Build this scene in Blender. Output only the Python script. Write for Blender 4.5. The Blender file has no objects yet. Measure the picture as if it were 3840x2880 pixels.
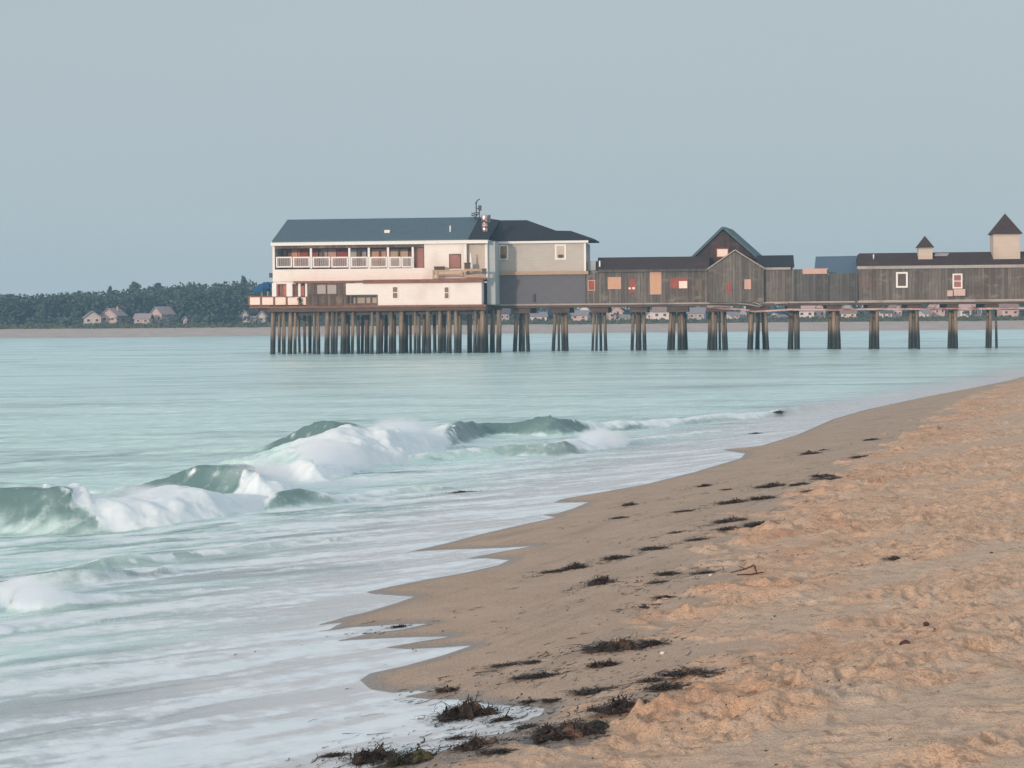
import bpy, math, random
import numpy as np
from mathutils import Vector, Matrix

random.seed(7)
rng = np.random.default_rng(7)
SC = bpy.context.scene
COL = SC.collection

# ------------------------------------------------------------------ camera
FPX = 7500.0            # focal length in photograph pixels (3840 wide)
CAMH = 4.5
PITCH = math.atan(265.0 / FPX)
ROLL = math.radians(-0.5)
cam_d = bpy.data.cameras.new("camera")
cam_d.sensor_width = 36.0
cam_d.lens = FPX / 3840.0 * 36.0
cam_d.clip_start = 0.5
cam_d.clip_end = 12000.0
cam = bpy.data.objects.new("camera", cam_d)
COL.objects.link(cam)
RCAM = Matrix.Rotation(math.pi / 2 - PITCH, 3, 'X') @ Matrix.Rotation(ROLL, 3, 'Z')
cam.matrix_world = Matrix.Translation((0, 0, CAMH)) @ RCAM.to_4x4()
SC.camera = cam

# ------------------------------------------------------------------ light and sky
SUN_DIR = Vector((-0.50, -0.86, math.tan(math.radians(9.0)))).normalized()   # towards the sun
SUN_EL = math.asin(SUN_DIR.z)
SUN_ROT = math.atan2(SUN_DIR.x, SUN_DIR.y)
sun_d = bpy.data.lights.new("sun", 'SUN')
sun_d.energy = 2.25
sun_d.angle = math.radians(3.0)
sun_d.color = (1.0, 0.80, 0.67)
sun = bpy.data.objects.new("sun", sun_d)
COL.objects.link(sun)
sun.rotation_euler = SUN_DIR.to_track_quat('Z', 'Y').to_euler()

W = bpy.data.worlds.new("World")
SC.world = W
W.use_nodes = True
nt = W.node_tree
nt.nodes.clear()
def wn(t, **kw):
    n = nt.nodes.new(t)
    for k, v in kw.items():
        setattr(n, k, v)
    return n
out = wn('ShaderNodeOutputWorld')
bg = wn('ShaderNodeBackground')
bg.inputs['Strength'].default_value = 0.1
sky = wn('ShaderNodeTexSky', sky_type='NISHITA', sun_disc=False, sun_elevation=SUN_EL, sun_rotation=SUN_ROT,
         air_density=1.2, dust_density=2.5, ozone_density=1.5)
tc = wn('ShaderNodeTexCoord')
sep = wn('ShaderNodeSeparateXYZ')
ramp = wn('ShaderNodeValToRGB')
cr = ramp.color_ramp
stops = [(0.0, (4.62, 5.70, 6.15)), (0.06, (4.58, 5.46, 6.02)), (0.17, (4.80, 5.46, 6.06)),
         (0.5, (6.0, 6.6, 7.2)), (1.0, (6.9, 7.4, 8.0))]
cr.elements[0].position = stops[0][0]; cr.elements[0].color = (*stops[0][1], 1)
cr.elements[1].position = stops[-1][0]; cr.elements[1].color = (*stops[-1][1], 1)
for p_, c_ in stops[1:-1]:
    e = cr.elements.new(p_); e.color = (*c_, 1)
# thin high cloud: a very soft unevenness
cn = wn('ShaderNodeTexNoise'); cn.inputs['Scale'].default_value = 2.2; cn.inputs['Detail'].default_value = 4
cmap = wn('ShaderNodeMapping'); cmap.inputs['Scale'].default_value = (1.0, 1.0, 5.0)
cmul = wn('ShaderNodeMapRange'); cmul.inputs['To Min'].default_value = 0.955; cmul.inputs['To Max'].default_value = 1.045
cx = wn('ShaderNodeMix', data_type='RGBA', blend_type='MULTIPLY'); cx.inputs[0].default_value = 1.0
# warm glow low on the sunset side
dotn = wn('ShaderNodeVectorMath', operation='DOT_PRODUCT'); dotn.inputs[1].default_value = tuple(SUN_DIR)
glow = wn('ShaderNodeMapRange', interpolation_type='SMOOTHSTEP'); glow.inputs['From Min'].default_value = 0.25; glow.inputs['From Max'].default_value = 1.0
gmix = wn('ShaderNodeMix', data_type='RGBA'); gmix.inputs[7].default_value = (12.0, 9.3, 7.8, 1)
smix = wn('ShaderNodeMix', data_type='RGBA'); smix.inputs[0].default_value = 0.12
L = nt.links.new
L(tc.outputs['Generated'], sep.inputs[0]); L(sep.outputs['Z'], ramp.inputs[0])
L(tc.outputs['Generated'], cmap.inputs['Vector']); L(cmap.outputs[0], cn.inputs['Vector'])
L(cn.outputs[0], cmul.inputs['Value']); L(ramp.outputs[0], cx.inputs[6]); L(cmul.outputs[0], cx.inputs[7])
L(tc.outputs['Generated'], dotn.inputs[0]); L(dotn.outputs['Value'], glow.inputs['Value'])
L(glow.outputs[0], gmix.inputs[0]); L(cx.outputs[2], gmix.inputs[6])
L(gmix.outputs[2], smix.inputs[6]); L(sky.outputs[0], smix.inputs[7])
L(smix.outputs[2], bg.inputs['Color']); L(bg.outputs[0], out.inputs['Surface'])

SC.view_settings.view_transform = 'Standard'
SC.view_settings.look = 'None'
SC.view_settings.exposure = 0.0
SC.view_settings.gamma = 1.0
SC.cycles.max_bounces = 10
SC.cycles.volume_bounces = 8

# ------------------------------------------------------------------ geometry helpers
def ray(px, py):
    d = RCAM @ Vector(((px - 1920.0) / FPX, -(py - 1440.0) / FPX, -1.0))
    return d
def on_z(px, py, z=0.0):
    d = ray(px, py)
    t = (z - CAMH) / d.z
    return Vector((d.x * t, d.y * t, z))
def at_d(px, py, dist):
    d = ray(px, py)
    t = dist / d.y
    return Vector((d.x * t, dist, CAMH + d.z * t))

class MB:
    """collects shapes into one mesh"""
    def __init__(s):
        s.v = []; s.f = []; s.sm = []
    def add(s, vs, fs, smooth=False):
        o = len(s.v)
        s.v.extend([tuple(p) for p in vs])
        s.f.extend([tuple(i + o for i in f) for f in fs])
        s.sm.extend([smooth] * len(fs))
        return s
    def box(s, x0, x1, y0, y1, z0, z1):
        if x1 < x0: x0, x1 = x1, x0
        if y1 < y0: y0, y1 = y1, y0
        if z1 < z0: z0, z1 = z1, z0
        return s.add([(x0, y0, z0), (x1, y0, z0), (x1, y1, z0), (x0, y1, z0), (x0, y0, z1), (x1, y0, z1), (x1, y1, z1), (x0, y1, z1)],
                     [(0, 3, 2, 1), (4, 5, 6, 7), (0, 1, 5, 4), (1, 2, 6, 5), (2, 3, 7, 6), (3, 0, 4, 7)])
    def slab(s, pts, off):
        """polygon pts thickened by vector off"""
        n = len(pts); off = Vector(off)
        a = [Vector(p) for p in pts]; b = [p + off for p in a]
        fs = [tuple(range(n)), tuple(range(2 * n - 1, n - 1, -1))]
        fs += [(i, n + i, n + (i + 1) % n, (i + 1) % n) for i in range(n)]
        return s.add(a + b, fs)
    def tube(s, pts, rad, seg=8, smooth=True, cap=True):
        pts = [Vector(p) for p in pts]
        if not hasattr(rad, '__len__'): rad = [rad] * len(pts)
        vs = []; fs = []
        for i, p in enumerate(pts):
            t = (pts[min(i + 1, len(pts) - 1)] - pts[max(i - 1, 0)]).normalized()
            a = t.orthogonal() if i == 0 else (a - t * a.dot(t))
            a.normalize(); b = t.cross(a)
            for k in range(seg):
                w = 2 * math.pi * k / seg
                vs.append(p + (a * math.cos(w) + b * math.sin(w)) * rad[i])
        for i in range(len(pts) - 1):
            for k in range(seg):
                k2 = (k + 1) % seg
                fs.append((i * seg + k, i * seg + k2, (i + 1) * seg + k2, (i + 1) * seg + k))
        if cap:
            fs.append(tuple(range(seg - 1, -1, -1)))
            fs.append(tuple((len(pts) - 1) * seg + k for k in range(seg)))
        return s.add(vs, fs, smooth)
    def build(s, name, mat, parent=None, label=None):
        me = bpy.data.meshes.new(name)
        me.from_pydata(s.v, [], s.f)
        me.materials.append(mat)
        me.polygons.foreach_set('use_smooth', s.sm)
        me.update()
        o = bpy.data.objects.new(name, me)
        COL.objects.link(o)
        if parent is not None: o.parent = parent
        if label: o['label'] = label
        return o

def tag(o, label=None, cat=None, group=None, kind=None):
    if label: o['label'] = label
    if cat: o['category'] = cat
    if group: o['group'] = group
    if kind: o['kind'] = kind
    return o
def empty(name, loc, rz=0.0):
    o = bpy.data.objects.new(name, None)
    COL.objects.link(o)
    o.location = loc; o.rotation_euler = (0, 0, rz)
    o.empty_display_size = 0.5
    return o

# ------------------------------------------------------------------ numpy noise
_perm = rng.permutation(256)
_perm = np.concatenate([_perm, _perm])
_ga = rng.uniform(0, 2 * math.pi, 256)
_gx, _gy = np.cos(_ga), np.sin(_ga)
def perlin(x, y):
    xi = np.floor(x).astype(np.int64); yi = np.floor(y).astype(np.int64)
    fx = x - xi; fy = y - yi
    xi &= 255; yi &= 255
    def g(ix, iy, dx, dy):
        h = _perm[(_perm[ix & 255] + iy) & 255]
        return _gx[h] * dx + _gy[h] * dy
    u = fx * fx * fx * (fx * (fx * 6 - 15) + 10); v = fy * fy * fy * (fy * (fy * 6 - 15) + 10)
    a = g(xi, yi, fx, fy); b = g(xi + 1, yi, fx - 1, fy)
    c = g(xi, yi + 1, fx, fy - 1); d = g(xi + 1, yi + 1, fx - 1, fy - 1)
    return (a + u * (b - a)) * (1 - v) + (c + u * (d - c)) * v
def fbm(x, y, octv=4, gain=0.5):
    t = np.zeros_like(x); a = 1.0; f = 1.0
    for i in range(octv):
        t += a * perlin(x * f + 17.3 * i, y * f + 5.7 * i); a *= gain; f *= 2.03
    return t
def sstep(a, b, x):
    t = np.clip((x - a) / (b - a), 0, 1)
    return t * t * (3 - 2 * t)

# ------------------------------------------------------------------ materials
def mat_new(name, rough=0.8, spec=0.3):
    m = bpy.data.materials.new(name); m.use_nodes = True
    b = m.node_tree.nodes['Principled BSDF']
    b.inputs['Roughness'].default_value = rough
    b.inputs['Specular IOR Level'].default_value = spec
    return m, m.node_tree, b
def nadd(t, kind, **kw):
    n = t.nodes.new(kind)
    for k, v in kw.items(): setattr(n, k, v)
    return n
def noise(t, vec, scale, detail=4, rough=0.55):
    n = nadd(t, 'ShaderNodeTexNoise'); n.inputs['Scale'].default_value = scale
    n.inputs['Detail'].default_value = detail; n.inputs['Roughness'].default_value = rough
    if vec is not None: t.links.new(vec, n.inputs['Vector'])
    return n.outputs[0]
def mapped(t, scale=(1, 1, 1), rot=(0, 0, 0), coord='Object'):
    c = nadd(t, 'ShaderNodeTexCoord'); m = nadd(t, 'ShaderNodeMapping')
    m.inputs['Scale'].default_value = scale; m.inputs['Rotation'].default_value = rot
    t.links.new(c.outputs[coord], m.inputs['Vector'])
    return m.outputs[0]
def rampn(t, val, stops):
    r = nadd(t, 'ShaderNodeValToRGB'); e = r.color_ramp.elements
    e[0].position = stops[0][0]; e[0].color = (*stops[0][1], 1)
    e[1].position = stops[-1][0]; e[1].color = (*stops[-1][1], 1)
    for p, c in stops[1:-1]:
        q = e.new(p); q.color = (*c, 1)
    t.links.new(val, r.inputs[0])
    return r.outputs[0]
def mixc(t, fac, a, b, mode='MIX'):
    m = nadd(t, 'ShaderNodeMix', data_type='RGBA', blend_type=mode)
    for i, v in ((0, fac), (6, a), (7, b)):
        if isinstance(v, (int, float)): m.inputs[i].default_value = v
        elif isinstance(v, tuple): m.inputs[i].default_value = (*v, 1)
        else: t.links.new(v, m.inputs[i])
    return m.outputs[2]
def rng_map(t, val, a, b, c=0.0, d=1.0):
    n = nadd(t, 'ShaderNodeMapRange', interpolation_type='SMOOTHSTEP')
    n.inputs['From Min'].default_value = a; n.inputs['From Max'].default_value = b
    n.inputs['To Min'].default_value = c; n.inputs['To Max'].default_value = d
    t.links.new(val, n.inputs['Value'])
    return n.outputs[0]
def bump(t, b, h, dist=0.02, strength=0.6, normal=None):
    n = nadd(t, 'ShaderNodeBump'); n.inputs['Distance'].default_value = dist; n.inputs['Strength'].default_value = strength
    t.links.new(h, n.inputs['Height'])
    if normal is not None: t.links.new(normal, n.inputs['Normal'])
    t.links.new(n.outputs[0], b.inputs['Normal'])
    return n.outputs[0]
MATS = {}
def wood(name, c0, c1, scale=(3, 3, 0.25), rough=0.85, stain=None, amt=1.0):
    """grained or streaked paint / timber; stretched along local z"""
    m, t, b = mat_new(name, rough, 0.2)
    v = mapped(t, scale)
    n1 = noise(t, v, 2.0, 5, 0.6)
    col = rampn(t, n1, [(0.3, c0), (0.7, c1)])
    n2 = noise(t, mapped(t, (1, 1, 0.6)), 0.35, 4)
    if stain is not None:
        col = mixc(t, rng_map(t, n2, 0.5, 0.72, 0, amt), col, stain)
    if name.startswith('old_boards') or name in ('gable_boards', 'brown_boards'):
        # gaps between upright boards, and boards of different age
        c_ = nadd(t, 'ShaderNodeTexCoord'); sp_ = nadd(t, 'ShaderNodeSeparateXYZ'); t.links.new(c_.outputs['Object'], sp_.inputs[0])
        mu = nadd(t, 'ShaderNodeMath', operation='MULTIPLY'); t.links.new(sp_.outputs['X'], mu.inputs[0]); mu.inputs[1].default_value = 2.7
        fr = nadd(t, 'ShaderNodeMath', operation='FRACT'); t.links.new(mu.outputs[0], fr.inputs[0])
        fl_ = nadd(t, 'ShaderNodeMath', operation='FLOOR'); t.links.new(mu.outputs[0], fl_.inputs[0])
        wn_ = nadd(t, 'ShaderNodeTexWhiteNoise', noise_dimensions='1D'); t.links.new(fl_.outputs[0], wn_.inputs['W'])
        col = mixc(t, rng_map(t, wn_.outputs['Value'], 0.0, 1.0, 0.0, 0.55), col, tuple(v * 0.55 for v in c0))
        col = mixc(t, rng_map(t, fr.outputs[0], 0.14, 0.02, 0, 0.75), col, (0.02, 0.018, 0.016))
        n3 = noise(t, mapped(t, (0.5, 0.5, 0.9)), 1.1, 6, 0.65)
        col = mixc(t, rng_map(t, n3, 0.52, 0.72, 0, 0.6), col, tuple(min(1, v * 1.25) for v in c1))
        col = mixc(t, rng_map(t, n3, 0.45, 0.28, 0, 0.6), col, (0.055, 0.045, 0.038))
    t.links.new(col, b.inputs['Base Color'])
    bump(t, b, n1, 0.02, 0.4)
    MATS[name] = m
    return m
def glassy(name, col, rough=0.12):
    m, t, b = mat_new(name, rough, 0.5)
    n = noise(t, mapped(t, (1, 1, 1)), 1.7, 3)
    t.links.new(rampn(t, n, [(0.3, tuple(c * 0.75 for c in col)), (0.7, col)]), b.inputs['Base Color'])
    MATS[name] = m
    return m
# ------------------------------------------------------------------ shore, sea and sand
# mean waterline: X as a function of Y (distance), from where it lies on the ground
_ml = [(1300, 2790), (1330, 2600), (1430, 2330), (1640, 2120), (1960, 1945), (2350, 1790), (2790, 1660), (3150, 1555), (3450, 1490), (3840, 1416)]
_mw = [on_z(x, y, 0.05) for x, y in _ml]
_msY = np.array([0.0, 10.0] + [p.y for p in _mw] + [160.0, 210.0, 300.0, 480.0])
_msX = np.array([_mw[0].x - 5.0, _mw[0].x - 2.2] + [p.x for p in _mw] + [_mw[-1].x + 13.0, _mw[-1].x + 32.0, _mw[-1].x + 70.0, _mw[-1].x + 130.0])
_yy = np.linspace(0, 480, 2000)
_xx = np.interp(_yy, _msY, _msX)
for _ in range(3):
    w_ = 31
    _xx = np.convolve(np.pad(_xx, w_ // 2, mode='edge'), np.ones(w_) / w_, 'valid')
def tdist(X, Y):
    return (X - np.interp(Y, _yy, _xx)) * 0.933
def base(X, Y):
    t = tdist(np.asarray(X, float), np.asarray(Y, float))
    p = 0.085 * (np.sqrt(t * t + 2.0) + t) / 2
    return 2.4 * np.tanh(p / 2.4)
def on_beach(px, py, lift=0.0):
    d = ray(px, py)
    t0, t1 = 8.0, 200.0
    ts = np.linspace(8, 170, 3000)
    z = CAMH + d.z * ts - base(d.x * ts, d.y * ts) - lift
    k = int(np.argmax(z < 0)) or len(ts) - 1
    return Vector((d.x * ts[k], d.y * ts[k], float(base(d.x * ts[k], d.y * ts[k]))))
# exact edge of the swash on the sand (photograph points)
_S = 3840 / 2212.0
_edge = [(2212, 815), (2100, 838), (2000, 857), (1930, 872), (1870, 885), (1800, 905), (1720, 940), (1640, 964), (1560, 972), (1610, 980), (1600, 990),
         (1500, 1020), (1400, 1045), (1300, 1063), (1215, 1078), (1195, 1086), (1270, 1085), (1240, 1098), (1200, 1110), (1170, 1112), (1200, 1118), (1100, 1140), (1030, 1156),
         (960, 1175), (880, 1193), (925, 1190), (1000, 1186), (1080, 1184), (1150, 1180), (1070, 1194), (1005, 1207), (1050, 1206), (1100, 1210), (1075, 1222), (1000, 1238),
         (920, 1252), (850, 1266), (785, 1281), (830, 1285), (895, 1289), (850, 1305), (800, 1320), (740, 1335), (690, 1349), (735, 1347), (715, 1360), (690, 1364), (760, 1356), (850, 1350), (925, 1348), (870, 1360),
         (800, 1368), (730, 1384), (800, 1381), (900, 1377), (975, 1375), (900, 1388), (830, 1400), (880, 1403), (950, 1399), (1020, 1395), (960, 1416), (880, 1438), (800, 1456),
         (778, 1470), (800, 1490), (850, 1497), (900, 1493), (925, 1494), (870, 1505), (930, 1512), (1000, 1512), (1060, 1523), (1130, 1526), (1180, 1532), (1170, 1545), (1140, 1556), (1090, 1568), (1140, 1566), (1090, 1585), (1000, 1594),
         (960, 1597), (1080, 1601), (1250, 1597), (1265, 1604), (1200, 1622), (1170, 1632), (1110, 1636), (1030, 1648), (980, 1662), (900, 1690), (600, 1800), (300, 1950)]
_ew = [on_beach(x * _S, y * _S) for x, y in _edge]
_ex = [(_mw[-1].x + 130.0, 480.0), (_mw[-1].x + 32.0, 210.0)] + [(p.x, p.y) for p in _ew] + [(-9, 6.0), (-10, 0.0)]
_ring = _ex + [(400, 0.0), (400, 480.0)]
def sdist(X, Y):
    """signed distance to the swash edge, positive on dry sand"""
    sh = X.shape; X = X.ravel(); Y = Y.ravel()
    d2 = np.full(X.shape, 1e9); inside = np.zeros(X.shape, bool)
    P = _ex
    for (ax, ay), (bx, by) in zip(P[:-1], P[1:]):
        dx, dy = bx - ax, by - ay
        q = np.clip(((X - ax) * dx + (Y - ay) * dy) / (dx * dx + dy * dy + 1e-12), 0, 1)
        d2 = np.minimum(d2, (X - ax - q * dx) ** 2 + (Y - ay - q * dy) ** 2)
    R_ = _ring
    for (ax, ay), (bx, by) in zip(R_, R_[1:] + R_[:1]):
        if ay == by: continue
        c = ((ay > Y) != (by > Y)) & (X < (bx - ax) * (Y - ay) / (by - ay) + ax)
        inside ^= c
    d = np.sqrt(d2)
    return np.where(inside, d, -d).reshape(sh)

# breaker lines: foot of each wave in the photograph, with height, brokenness along it
#   (px, py, height m, broken 0..1)
RIDGES = [
    dict(back=1.9, cl=.9, pts=[(-900, 1965, .75, 0), (-300, 1985, .85, 0), (0, 1992, .92, 0), (90, 1998, 1.0, .05), (230, 2000, .98, .36), (380, 1996, .85, .66), (520, 1986, .68, 1), (640, 1975, .66, 1), (760, 1960, .7, 1), (880, 1942, .72, 1), (980, 1920, .55, .9), (1100, 1898, .12, .5), (1300, 1880, .04, .2)]),
    dict(back=1.8, pts=[(-900, 1870, .35, 0), (-100, 1866, .45, 0), (100, 1866, .40, 0), (300, 1868, .22, 0), (460, 1872, .34, 0), (550, 1880, .72, 0), (640, 1886, 1.1, 0), (730, 1892, 1.12, 0), (785, 1896, .95, .1), (815, 1900, 1.05, 1), (880, 1905, 1.15, 1), (960, 1908, 1.05, 1), (1040, 1904, .9, 1), (1110, 1895, .55, .8), (1180, 1885, .3, .0), (1260, 1870, .18, 0), (1400, 1850, .06, 0)]),
    dict(back=1.8, pts=[(500, 1712, .05, 0), (800, 1702, .10, 0), (960, 1700, .12, 0), (1020, 1701, .5, 0), (1070, 1703, .95, 0), (1130, 1709, 1.1, .0), (1175, 1716, .7, .0), (1220, 1722, .15, 0), (1300, 1730, 0, 0)]),
    dict(back=1.6, cl=.5, pts=[(960, 1786, .12, 1), (1040, 1798, .6, 1), (1130, 1812, .78, 1), (1240, 1810, .72, 1), (1310, 1792, .36, .9), (1365, 1764, .38, .9), (1420, 1748, .95, 1), (1460, 1742, 1.2, 1), (1520, 1735, 1.35, 1), (1600, 1722, 1.2, 1), (1670, 1704, .85, 1), (1720, 1680, .5, .5), (1790, 1650, .6, 0), (1850, 1640, .55, 0), (1910, 1638, .5, 0), (1970, 1640, .74, 0), (2060, 1642, .86, 0), (2130, 1640, .76, .0), (2200, 1632, .58, .2), (2270, 1622, .46, .7), (2400, 1610, .36, .45), (2520, 1600, .34, .75), (2680, 1586, .34, .4), (2850, 1570, .28, .75), (3020, 1553, .32, .0), (3130, 1540, .30, 0), (3220, 1530, .1, 0), (3400, 1500, .03, 0)]),
    dict(back=1.1, pts=[(1300, 1735, .12, .2), (1550, 1735, .25, .1), (1750, 1722, .34, .3), (1900, 1712, .36, .0), (2050, 1712, .38, 0), (2150, 1708, .42, .0), (2200, 1702, .48, .6), (2260, 1692, .5, 1), (2320, 1680, .4, 1), (2400, 1668, .25, .5), (2600, 1640, .12, .5), (2800, 1612, .06, .4)]),
    dict(back=1.0, pts=[(-600, 2330, .35, 1), (-100, 2325, .35, 1), (20, 2290, .32, 1), (140, 2296, .38, 1), (250, 2290, .32, 1), (330, 2280, .18, .8), (480, 2262, .1, .3), (700, 2230, .05, 0)]),
    dict(back=.8, pts=[(-400, 2405, .2, 1), (0, 2385, .16, .9), (80, 2380, .1, .5), (300, 2350, .05, .2)]),
    dict(back=1.3, pts=[(900, 1915, .1, .0), (1010, 1918, .32, 0), (1090, 1912, .42, 0), (1180, 1902, .4, 0), (1240, 1895, .34, .3), (1300, 1885, .25, .7), (1420, 1868, .15, .2), (1600, 1845, .12, .2)]),
    dict(back=.9, pts=[(300, 2155, .08, 0), (420, 2145, .22, 0), (520, 2132, .26, 0), (620, 2120, .2, .3), (760, 2100, .16, .3), (900, 2085, .12, .2), (1200, 2040, .08, .1)]),
    dict(back=.9, pts=[(60, 2230, .1, .2), (180, 2215, .25, .1), (300, 2205, .28, .1), (420, 2190, .2, .2), (560, 2165, .1, .2)]),
]
for r in RIDGES:
    P = [on_z(x, y) for x, y, h, b in r['pts']]
    r['w'] = np.array([(p.x, p.y) for p in P])
    r['h'] = np.array([q[2] for q in r['pts']], float); r['b'] = np.array([q[3] for q in r['pts']], float)
def ridge_eval(r, X, Y):
    """distance seaward of the foot line (m), height, broken, arclength for each point (chosen by nearest segment)"""
    w = r['w']; n = len(w)
    best = np.full(X.shape, 1e9); M = np.full(X.shape, 99.0); H = np.zeros(X.shape); Bk = np.zeros(X.shape); A = np.zeros(X.shape)
    acc = 0.0
    for i in range(n - 1):
        a, b = w[i], w[i + 1]; dx, dy = b - a; ln = math.hypot(dx, dy)
        q = ((X - a[0]) * dx + (Y - a[1]) * dy) / (ln * ln)
        qc = np.clip(q, 0, 1)
        ex = X - a[0] - qc * dx; ey = Y - a[1] - qc * dy
        d = np.sqrt(ex * ex + ey * ey)
        side = (-(dy) * (X - a[0]) + dx * (Y - a[1])) / ln      # left of the line = seaward
        upd = d < best
        best = np.where(upd, d, best)
        sg = np.where(side >= 0, 1.0, -1.0)
        M = np.where(upd, sg * d, M)
        H = np.where(upd, r['h'][i] + (r['h'][i + 1] - r['h'][i]) * qc, H)
        Bk = np.where(upd, r['b'][i] + (r['b'][i + 1] - r['b'][i]) * qc, Bk)
        A = np.where(upd, acc + ln * qc, A)
        acc += ln
    return M, H, Bk, A

def waves(X, Y):
    """height and foam of the surf"""
    Z = np.zeros(X.shape); F = np.zeros(X.shape); FACE_DARK = np.zeros(X.shape)
    n1 = fbm(X * 0.5, Y * 0.5, 3); n2 = fbm(X * 2.3 + 9, Y * 2.3, 4); n3 = fbm(X * 6.5 + 3, Y * 6.5 + 31, 4, 0.6)
    for r in RIDGES:
        w = r['w']
        x0, x1 = w[:, 0].min() - 9, w[:, 0].max() + 9; y0, y1 = w[:, 1].min() - 9, w[:, 1].max() + 12
        sel = (X > x0) & (X < x1) & (Y > y0) & (Y < y1)
        if not sel.any(): continue
        xs, ys = X[sel], Y[sel]
        M, H, Bk, A = ridge_eval(r, xs, ys)
        a1, a2, a3 = n1[sel], n2[sel], n3[sel]
        H = 0.9 * H * (1 + 0.22 * a1)
        sc = np.clip(H / 0.85, 0.25, 1.2)
        bk = r['back']
        # unbroken: concave face rising to a crest 0.95 m behind the foot, long back
        m = M + 0.12 * a1
        cw = 0.85 * sc + 0.1
        face = np.clip(m / cw, 0, 1) ** 1.7
        backp = np.exp(-np.clip((m - cw) / (bk * (0.4 + sc)), 0, 9) ** 1.5)
        unb = H * face * np.where(m > cw, backp, 1) - 0.06 * H * np.exp(-((m + 0.4) / 0.5) ** 2)
        # broken: a lumpy bank of foam from the foot backwards
        mb = M + 0.35 * a1 * sc + 0.10 * a2 * sc
        fr = sstep(-.1, 1.0 * sc + .1, mb)
        top = np.exp(-np.clip((mb - 1.6 * sc) / (1.9 * sc + 0.1), 0, 9) ** 2)
        bro = H * fr * top * (0.86 + 0.20 * a1 + 0.05 * a2 + 0.012 * a3)
        bs = sstep(0.30, 0.62, Bk + 0.2 * a1 + np.where(Bk > .97, .4, 0.42 * (np.clip(m / cw, -.2, 1.6) - 0.75)))
        bs = np.where(Bk < 0.02, 0, bs)
        z = unb * (1 - bs) + bro * bs
        Z[sel] = np.maximum(Z[sel], z) if True else Z[sel]
        f = bs * sstep(-0.02, 0.10, mb) * (1 - sstep(2.2 * sc, 3.6 * sc, mb + 0.5 * a2)) * sstep(0.03, 0.12, H)
        lip = (1 - bs) * np.exp(-((M - cw) / 0.16) ** 2) * sstep(0.1, 0.4, Bk + 0.5 * a2) * 0.9
        trail = bs * sstep(-0.1, 0.1, mb) * (1 - sstep(3 * sc, 7 * sc, mb)) * sstep(-0.15, 0.35, a2) * 0.55
        F[sel] = np.maximum(F[sel], np.maximum(f, np.maximum(lip, trail)))
        face_dark = (1 - bs) * sstep(-0.05 if r.get('cl', .5) < .7 else .1, r.get('cl', .5), m / cw + 0.25 * a2) * (0.95 + 0.3 * a1) * (1 - sstep(cw + 0.1, cw + 0.9 * bk * sc, m + 0.5 * a1)) * sstep(0.12, 0.5, H)
        FACE_DARK[sel] = np.maximum(FACE_DARK[sel], face_dark)  # steep faces darkened in colour, standing for less mirrored sky
    return Z, F, FACE_DARK

# ---- the grid both sheets share
rows = [5.0]
while rows[-1] < 458:
    d = rows[-1]
    st = d * d / (FPX * CAMH) * 4.6
    if 19 < d < 112: st = min(st, max(0.06, 0.00125 * d))
    elif d >= 112: st = min(st, 0.9)
    rows.append(d + max(st, 0.045))
rows = np.array(rows)
inner = np.arange(-0.272, 0.2721, 7.0 / FPX)
lo = -0.272 - np.cumsum(np.linspace(0.003, 0.06, 26)); hi = 0.272 + np.cumsum(np.linspace(0.003, 0.06, 26))
cols = np.concatenate([lo[::-1], inner, hi])
GU, GD = np.meshgrid(cols, rows)
GX = GU * GD; GY = GD.copy()

def sheet(name, X, Y, Z, keep, mat, attrs):
    nr, nc = X.shape
    idx = np.arange(nr * nc).reshape(nr, nc)
    k = keep[:-1, :-1] | keep[1:, :-1] | keep[:-1, 1:] | keep[1:, 1:]
    q = np.stack([idx[:-1, :-1][k], idx[:-1, 1:][k], idx[1:, 1:][k], idx[1:, :-1][k]], 1)
    used = np.zeros(nr * nc, bool); used[q.ravel()] = True
    remap = np.cumsum(used) - 1
    q = remap[q].astype(np.int32)
    co = np.stack([X.ravel()[used], Y.ravel()[used], Z.ravel()[used]], 1).astype(np.float32)
    me = bpy.data.meshes.new(name)
    me.vertices.add(len(co)); me.vertices.foreach_set('co', co.ravel())
    me.loops.add(q.size); me.loops.foreach_set('vertex_index', q.ravel())
    me.polygons.add(len(q)); me.polygons.foreach_set('loop_start', np.arange(0, q.size, 4, dtype=np.int32))
    me.polygons.foreach_set('loop_total', np.full(len(q), 4, np.int32))
    me.polygons.foreach_set('use_smooth', np.ones(len(q), bool))
    for an, av in attrs.items():
        a = me.attributes.new(an, 'FLOAT', 'POINT')
        a.data.foreach_set('value', av.ravel()[used].astype(np.float32))
    me.materials.append(mat)
    me.update(calc_edges=True)
    o = bpy.data.objects.new(name, me); COL.objects.link(o)
    return o

near = GD < 215
T = tdist(GX, GY)
B0 = base(GX, GY)
SD = np.where(T > 0, 5.0, -5.0)
zone = near & (np.abs(T) < 5.5)
SD[zone] = sdist(GX[zone], GY[zone])
SD = np.clip(SD, -5, 5)

# ---- the sea
WZ = np.zeros(GX.shape); WF = np.zeros(GX.shape); WDARK = np.zeros(GX.shape)
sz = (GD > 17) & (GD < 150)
WZ[sz], WF[sz], WDARK[sz] = waves(GX[sz], GY[sz])
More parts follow.
